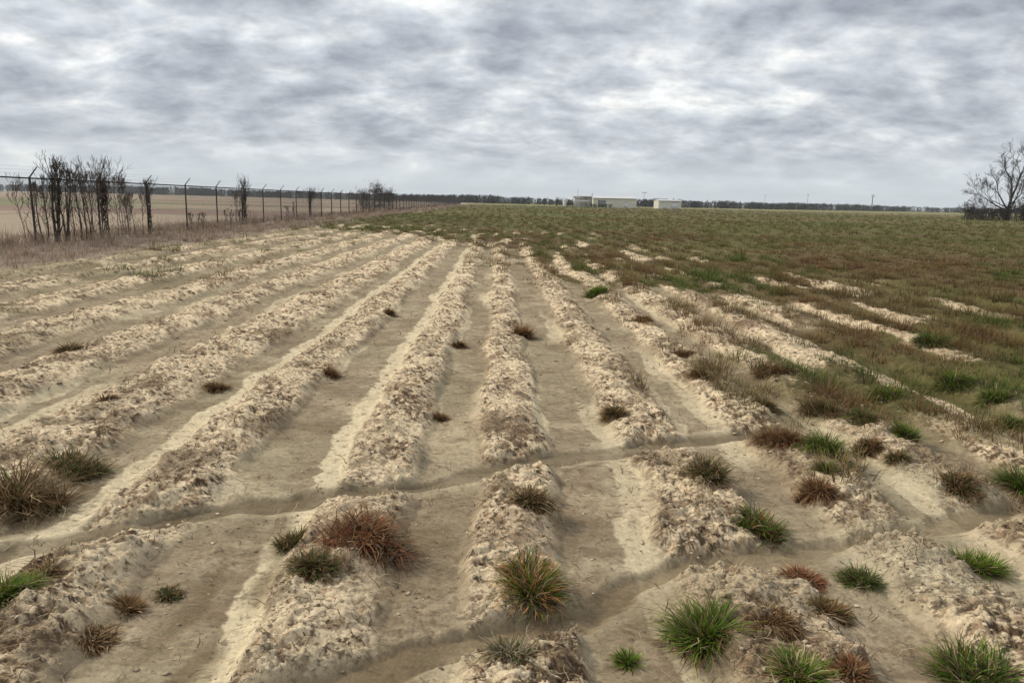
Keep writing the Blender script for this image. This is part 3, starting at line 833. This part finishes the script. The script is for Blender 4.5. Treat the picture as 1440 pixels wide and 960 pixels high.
M_POST = mat_plain('weathered_post', (0.045, 0.042, 0.04), 0.7, 0.3, 8)
M_WIRE = mat_plain('old_wire', (0.13, 0.125, 0.12), 0.6, 0.2, 4)
M_BARK = mat_plain('bark', (0.055, 0.043, 0.034), 0.9, 0.4, 9)
M_BARK2 = mat_plain('grey_twigs', (0.115, 0.088, 0.072), 0.9, 0.35, 7)
M_VINE = mat_attr('vine_leaves', rough=0.7, var=0.2, scale=15, spec=0.2, trans=0.15)

# ------------------------------------------------------------------ fence
FX = -14.0
def fence():
    root = empty('chain_link_fence', (FX, 24, 0))
    tag(root, 'long chain link fence with angled barbed wire arms running to the horizon', 'fence')
    FH = 1.98
    y0 = 30.4 - 3.72 * 7
    posts = []
    y = y0
    while y < 290: posts.append(y); y += 3.72
    for k, y in enumerate(posts):
        z = 0.0
        wide = 0.034 if y < 60 else 0.045
        tilt = random.uniform(-.02, .02)
        m = MB()
        m.tube((0, y - 24, z - 0.2), (tilt, y - 24 + random.uniform(-.02, .02), FH + 0.03), wide, wide, 6)
        p = m.build('post', M_POST, root)
        a = MB()
        a.tube((tilt, y - 24, FH + 0.02), (tilt + 0.24, y - 24, FH + 0.32), wide * 0.62, wide * 0.5, 6)
        a.build('barb_arm', M_POST, p)
    m = MB()
    for a, b in zip(posts[:-1], posts[1:]):
        s = 0.022 if a < 80 else 0.03
        m.tube((0, a - 24, FH - 0.01), (0, b - 24, FH - 0.01), s, s, 6)
    m.build('top_rail', M_POST, root)
    m = MB()
    for zz, w in ((0.12, .006), (0.95, .006)):
        for a, b in zip(posts[:-1], posts[1:]):
            m.tube((-.03, a - 24, zz), (-.03, b - 24, zz), w, w, 4)
    for q in (0.35, 0.68, 1.0):
        for a, b in zip(posts[:-1], posts[1:]):
            if a > 120: continue
            mid = (a + b) / 2
            X, Z = 0.24 * q, FH + 0.02 + 0.3 * q
            m.tube((X, a - 24, Z), (X, mid - 24, Z - 0.015), .0022, .0022, 4)
            m.tube((X, mid - 24, Z - 0.015), (X, b - 24, Z), .0022, .0022, 4)
    m.build('strand_wire', M_WIRE, root)
    # chain link fabric: crossing diagonal wires
    vs, fs = [], []; n = 0
    hh = FH - 0.06
    for (ya, yb, st, w) in ((posts[0], 60, 0.062, 0.0024), (60, 130, 0.16, 0.004), (130, posts[-1], 0.5, 0.010)):
        yy = ya - hh
        while yy < yb:
            for sgn in (1, -1):
                a = yy if sgn > 0 else yy + hh
                b = yy + hh if sgn > 0 else yy
                pa = (a, 0.05); pb = (b, 0.05 + hh)
                # clip to the bay range
                def clipy(p, q):
                    (y1, z1), (y2, z2) = p, q
                    if y1 < ya: t = (ya - y1) / (y2 - y1); y1, z1 = ya, z1 + t * (z2 - z1)
                    if y1 > yb: t = (yb - y1) / (y2 - y1); y1, z1 = yb, z1 + t * (z2 - z1)
                    return y1, z1
                if max(a, b) <= ya or min(a, b) >= yb: continue
                qa = clipy(pa, pb); qb = clipy(pb, pa)
                X = -0.035 + 0.002 * sgn
                vs += [(X, qa[0] - 24 - w, qa[1]), (X, qa[0] - 24 + w, qa[1]), (X, qb[0] - 24 + w, qb[1]), (X, qb[0] - 24 - w, qb[1])]
                vs += [(X - w, qa[0] - 24, qa[1]), (X + w, qa[0] - 24, qa[1]), (X + w, qb[0] - 24, qb[1]), (X - w, qb[0] - 24, qb[1])]
                fs += [(n, n + 1, n + 2, n + 3), (n + 4, n + 5, n + 6, n + 7)]; n += 8
            yy += st
    mesh_obj('chain_link_mesh', vs, fs, M_WIRE, root)
fence()

# ------------------------------------------------------------------ bare trees and saplings
def grow(m, p, d, length, r, depth, rnd, up=0.12, spread=0.55, kids=(2, 3), twig=0.004, shrink=0.74, kseg=6, curve=0.16):
    segs = 4 if depth > 1 else 3
    cur = Vector(p); dr = Vector(d).normalized(); pts = [(cur.copy(), r)]
    for i in range(segs):
        dr = (dr + Vector((rnd.gauss(0, curve), rnd.gauss(0, curve), rnd.gauss(0, curve) + up))).normalized()
        nxt = cur + dr * length / segs
        r2 = max(twig, r * (1 - 0.38 * (i + 1) / segs))
        m.tube(cur, nxt, pts[-1][1], r2, 6 if (r > 0.03 and kseg == 6) else 4 if r > 0.012 else 3)
        cur = nxt; pts.append((cur.copy(), r2))
        if depth > 0 and i > 0 and rnd.random() < 0.55:
            ax = dr.orthogonal().normalized(); ax.rotate(Matrix.Rotation(rnd.uniform(0, 6.28), 3, dr))
            nd = (dr * math.cos(spread) + ax * math.sin(spread) * rnd.uniform(0.8, 1.3))
            grow(m, cur, nd, length * shrink * rnd.uniform(.6, .95), r2 * 0.55, depth - 1, rnd, up, spread, kids, twig, shrink, kseg, curve)
    if depth > 0:
        for _ in range(rnd.randint(*kids)):
            ax = dr.orthogonal().normalized(); ax.rotate(Matrix.Rotation(rnd.uniform(0, 6.28), 3, dr))
            nd = dr * math.cos(spread * .8) + ax * math.sin(spread * .8) * rnd.uniform(.6, 1.3)
            grow(m, cur, nd, length * shrink * rnd.uniform(.75, 1.1), pts[-1][1] * 0.72, depth - 1, rnd, up, spread, kids, twig, shrink, kseg, curve)

def leafy(parent, pts, n, spread, size, cols, name='vine_leaves', seed=1):
    """little ragged leaves scattered round a set of points"""
    rng = np.random.default_rng(seed)
    pts = np.array(pts)
    b = pts[rng.integers(0, len(pts), n)] + rng.normal(0, 1, (n, 3)) * np.array(spread)
    cb, ct = pick(cols, n, rng)
    v, f, c = blades(b, rng.random(n) * 6.28, size * (0.6 + rng.random(n)), size * (0.35 + 0.3 * rng.random(n)), rng.random(n) * 1.6, rng.random(n) * 2.4, cb, ct, 2, 0.6, rng)
    return mesh_obj(name, v, f, M_VINE, parent, c)

VINEC = [([((0.03, 0.028, 0.018), (0.085, 0.07, 0.045)), ((0.05, 0.035, 0.025), (0.13, 0.09, 0.065))], 1)]
def sapling(px, Y, ztop, stems, spread, label, seed, thick=0.03, leaves=0, top_r=0.3, name='sapling', depth=2, mat=None, X=None, low=0.3, grp='saplings and vines grown through the fence', cat='sapling'):
    rnd = random.Random(seed)
    x = X if X is not None else PD(px, Y)
    z = 0.0
    root = empty(name, (x, Y, z))
    tag(root, label, cat, grp)
    tr = MB(); cr = MB(); tops = []
    for s in range(stems + (1 if X is None and px < 190 else 0)):
        bx, by = rnd.gauss(0, spread), rnd.gauss(0, spread); tr = MB()
        cur = Vector((bx, by, -0.1)); r = thick * rnd.uniform(.8, 1.5)
        hh = ztop * rnd.uniform(.78, 1.0) * 0.72
        dr = Vector((rnd.gauss(0, .06), rnd.gauss(0, .06), 1))
        for i in range(6):
            dr = (dr + Vector((rnd.gauss(0, .085), rnd.gauss(0, .085), 0.3))).normalized()
            nx = cur + dr * (hh + .1) / 6
            tr.tube(cur, nx, r, r * 0.88, 6); r *= 0.88; cur = nx
            tops.append(tuple(cur))
            for _ in range(2 if i >= 2 else 1):
                a = rnd.uniform(0, 6.28)
                grow(cr, cur, (math.cos(a) * .8, math.sin(a) * .8, .9), ztop * rnd.uniform(.10, .18), r * 0.4, 1 if i < 3 else 2, rnd, 0.25, 0.55, (1, 2), 0.005)
        for _ in range(rnd.randint(2, 3)):
            a = rnd.uniform(0, 6.28)
            grow(cr, cur, (math.cos(a) * .35, math.sin(a) * .35, 1), ztop * 0.11, r * 0.7, depth, rnd, 0.3, 0.45, (2, 3), 0.0045)
        tr.build('trunk', mat or M_BARK, root, True)
    cr.build('crown', mat or M_BARK, root)
    if leaves:
        leafy(root, tops, leaves, (top_r * .5, top_r * .5, top_r * .6), 0.055, VINEC, seed=seed)
    return root

def fence_y(px): return FX / PD(px, 1.0)
SAP = [
 (28, 21.3, 2.3, 0, .06, 'single thin grey sapling nearest the left edge of the view', 1, .010, 0, M_BARK2),
 (50, 22.0, 2.0, 1, .14, 'faint pair of thin stems left of the dark saplings', 2, .010, 0, M_BARK2),
 (61, 22.6, 2.35, 1, .05, 'single straight dark stem left of the tallest sapling', 3, .028, 60, None),
 (76, 23.2, 3.15, 2, .10, 'tallest dark sapling with a forked twiggy top above the rail', 4, .038, 160, None),
 (91, 23.6, 2.75, 3, .14, 'slender dark saplings just right of the tallest one', 5, .022, 40, None),
 (105, 24.0, 2.8, 3, .16, 'tangle of thin stems in the middle of the sapling group', 6, .02, 30, M_BARK2),
 (118, 24.4, 2.7, 2, .12, 'twiggy sapling left of the thick bushy post', 7, .024, 60, None),
 (130, 24.9, 2.5, 3, .15, 'low fan of stems tight against the thick bushy post', 8, .018, 20, M_BARK2),
 (170, 26.7, 2.35, 4, .22, 'spreading reddish twigs right of the thick bushy post', 9, .018, 50, M_BARK2),
 (186, 27.4, 1.7, 4, .25, 'short pale brush right of the sapling group', 10, .012, 0, M_BARK2),
]
for (px, Y, zt, st, spd, lab, sd, th, lv, mt) in SAP:
    Y = fence_y(px) + 0.1
    sapling(px, Y, zt, st, spd, lab, sd, th, lv, mat=mt)
def vine_post(px, Y, zt, label, seed, dense=900, rad=0.13, topr=0.34):
    rnd = random.Random(seed)
    if Y < 70: Y = fence_y(px)
    x = PD(px, Y)
    root = empty('climbing_vine', (x, Y, 0))
    tag(root, label, 'vine', 'saplings and vines grown through the fence')
    m = MB()
    for s in range(9):
        a0 = rnd.uniform(0, 6.28); rs_ = max(.07, rad * .6); cur = Vector((rs_ * math.cos(a0), rs_ * math.sin(a0), -.05))
        ht = zt * rnd.uniform(.5, .84)
        for i in range(14):
            a = a0 + i * rnd.uniform(.2, .5)
            nx = Vector((rs_ * math.cos(a), rs_ * math.sin(a), ht * (i + 1) / 14))
            m.tube(cur, nx, .016, .013, 4); cur = nx
            if i > 5 and rnd.random() < .35:
                b = rnd.uniform(0, 6.28)
                grow(m, cur, (math.cos(b), math.sin(b), rnd.uniform(.4, 1.2)), topr * rnd.uniform(.4, .9), .009, 1, rnd, .2, .5, (1, 3), .0045)
        for _ in range(2):
            b = rnd.uniform(0, 6.28)
            grow(m, cur, (math.cos(b) * .7, math.sin(b) * .7, rnd.uniform(.7, 1.3)), (zt - ht) * rnd.uniform(.4, .75), .011, 2, rnd, .15, .55, (1, 3), .0045)
    m.build('stem', M_BARK, root)
    pts = [(rnd.gauss(0, rad * .35), rnd.gauss(0, rad * .35), zt * rnd.uniform(.05, .80)) for k in range(60)]
    leafy(root, pts, dense, (rad * .6, rad * .6, .08), 0.06 if Y < 70 else 0.15, VINEC, seed=seed)
    top = []
    for k in range(34):
        q = rnd.random(); a = rnd.uniform(0, 6.28)
        top.append((topr * q * math.cos(a), topr * q * math.sin(a), zt * rnd.uniform(.55, .92)))
    leafy(root, top, int(dense * (.16 if Y < 70 else .35)), (.09, .09, .16), 0.05 if Y < 70 else 0.13, VINEC, name='top_leaves', seed=seed + 1)
vine_post(146, 25.3, 2.65, 'thick dark vine column with a bushy broom top beside the sapling group', 31, 1300, .17, .42)
vine_post(209, 30.3, 2.05, 'thin dark vine wrapped round the leaning armed post right of the saplings', 32, 320, .07, .08)
vine_post(344, 43.5, 2.35, 'dark vine with a ragged tuft on top, alone between plain posts', 33, 700, .13, .30)
vine_post(436, 62.5, 2.1, 'leafy vine post halfway along the fence', 34, 420, .14, .2)
vine_post(512, 92, 2.6, 'dark bushy vine, first of the three dense ones far along the fence', 35, 1300, .75, .75)
vine_post(530, 100, 3.6, 'dark bushy vine, tallest of the three dense ones far along the fence', 36, 2200, .95, .9)
vine_post(545, 108, 2.9, 'broad dark bushy vine, last of the three dense ones far along the fence', 37, 2400, 1.2, 1.2)
sapling(334, 42, 2.0, 3, .2, 'thin pale brush leaning against the lone vine post', 41, .014, 0, mat=M_BARK2)
sapling(413, 55, 1.35, 1, .03, 'short dark stump-like stem between fence posts', 42, .05, 80, depth=1)
sapling(326, 38, 1.0, 4, .25, 'low dark scrub at the fence foot left of the lone vine', 43, .012, 60, mat=M_BARK2)
sapling(276, 33.6, 0.95, 4, .25, 'low brown scrub at the fence foot between the first bare posts', 44, .012, 60, mat=M_BARK2)
sapling(405, 53, 1.0, 3, .2, 'small scrub beside the short dark stem', 45, .012, 40, mat=M_BARK2)

# ------------------------------------------------------------------ the big bare tree, right
def big_tree():
    rnd = random.Random(23)
    Y = 138.0; x = PD(1419, Y)
    root = empty('bare_tree', (x, Y, 0))
    tag(root, 'large leafless spreading tree at the far right edge of the field', 'tree')
    t = MB(); c = MB()
    t.tube((0, 0, -.3), (-.05, 0, 2.4), .46, .36, 6)
    base = Vector((-.05, 0, 2.2))
    t.tube(base, base + Vector((.3, 0, 2.2)), .30, .22, 6)
    limbs = [((-.35, .1, 1), 4.6, .19), ((.15, -.1, 1), 5.2, .20), ((-.9, .1, .75), 4.8, .16), ((-1.5, -.2, .55), 4.6, .14), ((.8, .2, .8), 4.4, .16), ((1.4, -.1, .5), 4.2, .13), ((-1.2, .6, .35), 3.8, .10), ((.3, .9, .9), 4.2, .14), ((-.2, -.9, .9), 4.0, .13), ((-1.7, .1, .22), 4.2, .10)]
    for k, (d, L, r) in enumerate(limbs):
        st = base + Vector((0, 0, rnd.uniform(-.6, .4))) if k > 1 else base + Vector((.25, 0, 1.9))
        grow(c, st, d, L * .82, r, 5, rnd, up=.055, spread=.50, kids=(2, 2), twig=.013, shrink=.68, curve=.10)
    t.build('trunk', M_BARK, root, True); c.build('crown', M_BARK, root)
    print('tree verts', c.n)
big_tree()
def brush(px, Y, w, h, label, seed, dark=True, n=1100, name='roadside_bush'):
    rnd = random.Random(seed)
    x = PD(px, Y)
    root = empty(name, (x, Y, 0)); tag(root, label, 'bush', 'brush around the big bare tree')
    m = MB(); pts = []
    for s in range(12):
        m = MB(); a = rnd.uniform(0, 6.28); b = Vector((rnd.uniform(-w / 2, w / 2) * .8, rnd.gauss(0, .4), -.1))
        grow(m, b, (math.cos(a) * .3, math.sin(a) * .3, 1), h * .5, .05, 2, rnd, .1, .5, (2, 3), .012)
        for k in range(5): pts.append((b.x + rnd.gauss(0, w * .08), b.y, h * rnd.uniform(.1, .9) * (1 - .3 * rnd.random())))
        m.build('stem', M_BARK, root)
    leafy(root, pts, n, (w * .06, .4, h * .1), .24, VINEC, name='foliage', seed=seed)
brush(1364, 139, 2.2, 3.4, 'upright dark bush, leftmost of the brush by the bare tree', 51)
brush(1376, 137, 2.0, 2.2, 'low dark bush between the leftmost bush and the tree', 52, n=500)
brush(1388, 140, 2.4, 2.6, 'mid height bush left of the tree trunk', 53, n=700)
brush(1406, 138, 4.0, 2.5, 'dense dark thicket at the foot of the bare tree', 54, n=1500)
brush(1432, 139, 4.5, 3.4, 'dense thicket right of the bare tree trunk', 55, n=1600)
brush(1441, 134, 1.8, 8.5, 'tall dark vine covered snag at the very right edge', 56, n=2200)

# ------------------------------------------------------------------ far woods
def woods():
    rng = np.random.default_rng(400)
    V, Fc, Cc = [], [], []; off = 0
    # (px, distance, top height in photo pixels above its own base)
    prof = [(-500, 1500, 12), (-60, 1400, 11), (0, 1350, 10.5), (150, 1150, 10.5), (250, 1000, 12), (330, 800, 10), (450, 620, 10), (600, 500, 10.5), (660, 460, 12), (700, 450, 11), (790, 440, 8.5),
            (850, 440, 8.5), (920, 440, 12), (1000, 450, 10.5), (1100, 480, 10), (1200, 560, 9.5), (1290, 650, 7.5), (1350, 700, 7.5), (1440, 720, 8), (1900, 800, 8)]
    pxs = np.array([p[0] for p in prof]); ds = np.array([p[1] for p in prof]); hp = np.array([p[2] for p in prof])
    n = 2600
    px = rng.uniform(-500, 1900, n)
    Y = np.interp(px, pxs, ds) * (1 + 0.10 * (rng.random(n)))
    X = np.array([PD(a, b) for a, b in zip(px, Y)])
    hh = np.interp(px, pxs, hp) * Y / F * (0.8 + 0.22 * rng.random(n)) * (1 + 0.12 * pn(px * 0.03, px * 0, 3))
    for k in range(n):
        m = 90
        w = hh[k] * (0.5 + 0.35 * rng.random())
        u = rng.normal(0, 1, (m, 3)); u /= np.linalg.norm(u, axis=1)[:, None]
        u *= (0.55 + 0.5 * rng.random(m) ** .5)[:, None]
        b = np.stack([X[k] + u[:, 0] * w * .6, Y[k] + u[:, 1] * w * .6, hh[k] * np.abs(.42 + .50 * u[:, 2])], -1)
        sz = hh[k] * 0.16 * np.ones(m)
        s = 0.7 + 0.6 * rng.random()
        base = np.array([[0.052, 0.050, 0.042]]) * s if rng.random() < .8 else np.array([[0.038, 0.052, 0.030]]) * s
        cb = np.repeat(base, m, axis=0)
        v, f, c = blades(b, rng.random(m) * 6.28, sz * (0.6 + rng.random(m)), sz * .8, rng.random(m) * 1.6, rng.random(m) * 2.2, cb, cb * 1.4, 1, 0, rng)
        V.append(v); Fc.append(f + off); Cc.append(c); off += len(v)
    o = mesh_obj('distant_woods', np.vstack(V), np.vstack(Fc), mat_attr('far_foliage', .9, .1, .3, .05), None, np.vstack(Cc))
    tag(o, 'long dark belt of leafless woods along the horizon', 'woods', None, 'stuff')
woods()

# ------------------------------------------------------------------ buildings
def mat_metal(name, col):
    m = bpy.data.materials.new(name); m.use_nodes = True
    t = m.node_tree; b = t.nodes['Principled BSDF']
    g = nn(t, 'ShaderNodeNewGeometry'); s = nn(t, 'ShaderNodeSeparateXYZ'); t.links.new(g.outputs['Position'], s.inputs[0])
    w = mth(t, 'SINE', mth(t, 'MULTIPLY', mth(t, 'ADD', s.outputs[0], s.outputs[1]), 7.0))
    n = noise(t, g.outputs['Position'], 0.6, 4)
    f = mth(t, 'ADD', mth(t, 'MULTIPLY', w, 0.05), mth(t, 'ADD', mth(t, 'MULTIPLY', n, 0.3), 0.8))
    t.links.new(mixc(t, 1.0, tuple(col), comb(t, f, f, f), 'MULTIPLY'), b.inputs['Base Color'])
    b.inputs['Roughness'].default_value = .55
    return m
M_CREAM = mat_metal('cream_siding', (0.78, 0.76, 0.62)); M_WHITE = mat_metal('white_siding', (0.82, 0.81, 0.79))
M_ROOFW = mat_metal('pale_roof', (0.75, 0.75, 0.72)); M_DARK = mat_plain('dark_opening', (0.05, 0.05, 0.055), .7)
M_TRIM = mat_plain('grey_trim', (0.25, 0.25, 0.25), .7)
def shed(pxa, pxb, Y, wall_h, roof_h, depth, mat, label, doors=(), name='metal_warehouse', cat='warehouse', eave=.25):
    xa, xb = PD(pxa, Y), PD(pxb, Y); w = xb - xa
    root = empty(name, ((xa + xb) / 2, Y, 0)); tag(root, label, cat)
    h = w / 2
    m = MB()
    m.quad((-h, 0, -.3), (h, 0, -.3), (h, 0, wall_h), (-h, 0, wall_h)); m.quad((h, depth, -.3), (-h, depth, -.3), (-h, depth, wall_h), (h, depth, wall_h))
    for s in (-1, 1):
        m.quad((s * h, 0, -.3), (s * h, depth, -.3), (s * h, depth, wall_h), (s * h, 0, wall_h))
        m.v += [Vector((s * h, 0, wall_h)), Vector((s * h, depth, wall_h)), Vector((s * h, depth * .52, wall_h + roof_h)), Vector((s * h, depth * .48, wall_h + roof_h))]
        m.f.append((m.n, m.n + 1, m.n + 2, m.n + 3)); m.n += 4
    m.build('wall', mat, root)
    r = MB()
    for (ya, yb) in ((-eave, depth / 2), (depth + eave, depth / 2)):
        za = wall_h - .03
        a, b, c, d = Vector((-h - eave, ya, za)), Vector((h + eave, ya, za)), Vector((h + eave, yb, wall_h + roof_h + .05)), Vector((-h - eave, yb, wall_h + roof_h + .05))
        up = Vector((0, 0, .1))
        r.quad(a, b, c, d); r.quad(a + up, b + up, c + up, d + up); r.quad(a, b, b + up, a + up); r.quad(a, d, d + up, a + up); r.quad(b, c, c + up, b + up)
    r.build('roof', M_ROOFW, root)
    g = MB().box(-h - eave, h + eave, -eave - .12, -eave - .005, wall_h - .14, wall_h - .02).build('gutter', M_TRIM, root)
    for (u, dw, dh, mt) in doors:
        d = MB().box(u * w - dw / 2, u * w + dw / 2, -.06, .02, -.2, dh).build('door', mt, root)
        MB().box(u * w - dw / 2 - .1, u * w + dw / 2 + .1, -.09, -.062, dh, dh + .12).build('door_frame', M_TRIM, d)
    return root
shed(834, 895, 290, 3.5, .7, 12, M_CREAM, 'long cream metal warehouse, the wider of the two pale sheds on the horizon', [(-.3, 3, 2.6, M_TRIM), (.25, 1.1, 2.1, M_WHITE)])
shed(926, 958, 290, 3.05, .35, 9, M_CREAM, 'short cream metal shed standing alone right of the long warehouse', [(-.25, 1.0, 2.1, M_WHITE), (.2, 2.6, 2.5, M_WHITE)])
def open_shed():
    Y = 296; xa, xb = PD(808, Y), PD(833, Y); w = xb - xa
    root = empty('open_shed', ((xa + xb) / 2, Y, 0)); tag(root, 'open fronted pale shed with posts joined to the left of the long warehouse', 'shed')
    for k in range(5): MB().box(-w / 2 + k * w / 4 - .09, -w / 2 + k * w / 4 + .09, -.1, .1, -.2, 4.0).build('post', M_WHITE, root)
    MB().box(-w / 2 - .3, w / 2 + .3, -.4, 7, 4.0, 4.2).build('roof', M_ROOFW, root)
    MB().box(-w / 2, w / 2, 6.6, 6.8, -.2, 4.0).build('back_wall', M_WHITE, root)
    MB().box(-w / 2, w / 2, .12, .2, 1.9, 2.7).build('rail_panel', M_WHITE, root)
open_shed()
def tank():
    Y = 300; x = PD(795, Y)
    root = empty('storage_tank', (x, Y, 0)); tag(root, 'small white upright tank left of the open shed', 'tank')
    m = MB(); m.tube((0, 0, .3), (0, 0, 2.9), 1.0, 1.0, 20); m.build('body', M_WHITE, root, True)
    m = MB(); m.tube((0, 0, 2.9), (0, 0, 3.5), 1.0, .15, 20); m.build('roof', M_ROOFW, root, True)
    for a in range(4):
        m = MB(); m.tube((.8 * math.cos(a * 1.571 + .78), .8 * math.sin(a * 1.571 + .78), -.2), (.8 * math.cos(a * 1.571 + .78), .8 * math.sin(a * 1.571 + .78), .3), .08, .08, 6); m.build('leg', M_TRIM, root)
tank()
def pole(px, Y, h, label, arms=1, name='utility_pole', thick=.16):
    x = PD(px, Y)
    root = empty(name, (x, Y, 0)); tag(root, label, 'utility pole')
    MB().tube((0, 0, -.3), (0, 0, h), thick * 1.2, thick * .8, 6).build('shaft', M_POST2, root)
    for k in range(arms):
        zz = h - .6 - k * 1.2
        MB().box(-1.5, 1.5, -.08 - .16, -.16, zz - .1, zz + .1).build('crossarm', M_POST2, root)
        for u in (-1.3, 0, 1.3):
            MB().tube((u, -.2, zz + .1), (u, -.2, zz + .4), .09, .06, 6).build('insulator', M_TRIM, root)
M_POST2 = mat_plain('pole_wood', (0.11, 0.10, 0.095), .9, .2, 3)
pole(1226, 560, 12.5, 'tallest utility pole with a crossarm above the woods, right half of the horizon', 2, thick=.3)
pole(1135, 720, 14.5, 'fainter utility pole left of the tallest one', 1)
pole(1075, 760, 13.5, 'faint slim utility pole above the woods right of the sheds', 1, thick=.12)
pole(812, 330, 7.6, 'slim mast rising behind the open shed', 0, thick=.07)
pole(905, 420, 8.5, 'slim pole between the long warehouse and the short shed', 1, thick=.09)
pole(832, 289, 5.3, 'dark post at the joint of the open shed and the long warehouse', 0, thick=.12)
def hedge(px, Y, w, h, label, seed):
    rnd = random.Random(seed); x = PD(px, Y)
    root = empty('evergreen_bush', (x, Y, 0)); tag(root, label, 'bush', 'dark bushes in front of the sheds')
    m = MB(); pts = []
    for s in range(8):
        m = MB(); b = Vector((rnd.uniform(-w / 2, w / 2), rnd.gauss(0, .3), -.1)); grow(m, b, (0, 0, 1), h * .6, .06, 1, rnd, .1, .5, (1, 2), .02)
        for k in range(4): pts.append((b.x, b.y, h * rnd.uniform(.15, .75)))
        m.build('stem', M_BARK, root)
    leafy(root, pts, 420, (w * .09, .4, h * .12), .34, [(DGREEN, 1)], name='foliage', seed=seed)
hedge(787, 310, 3.5, 4.0, 'dark conical bush left of the white tank', 61)
hedge(801, 285, 2.6, 2.2, 'small dark bush between the white tank and the open shed', 62)
hedge(837, 283, 4.5, 1.5, 'low dark green hedge at the joint of the two sheds', 63)
hedge(852, 284, 4.0, 1.3, 'low hedge in front of the long warehouse', 64)

# ------------------------------------------------------------------ air
def haze():
    m = bpy.data.materials.new('air'); m.use_nodes = True
    t = m.node_tree; t.nodes.clear()
    v = nn(t, 'ShaderNodeVolumePrincipled'); o = nn(t, 'ShaderNodeOutputMaterial')
    v.inputs['Color'].default_value = (0.88, 0.93, 0.98, 1)
    v.inputs['Density'].default_value = 0.00022
    v.inputs['Anisotropy'].default_value = 0.0
    t.links.new(v.outputs[0], o.inputs['Volume'])
    b = MB().box(-2900, 2900, -2900, 2900, -1.5, 40).build('haze', m)
    tag(b, 'thin pale air that dims the far woods', 'haze', None, 'stuff')
haze()
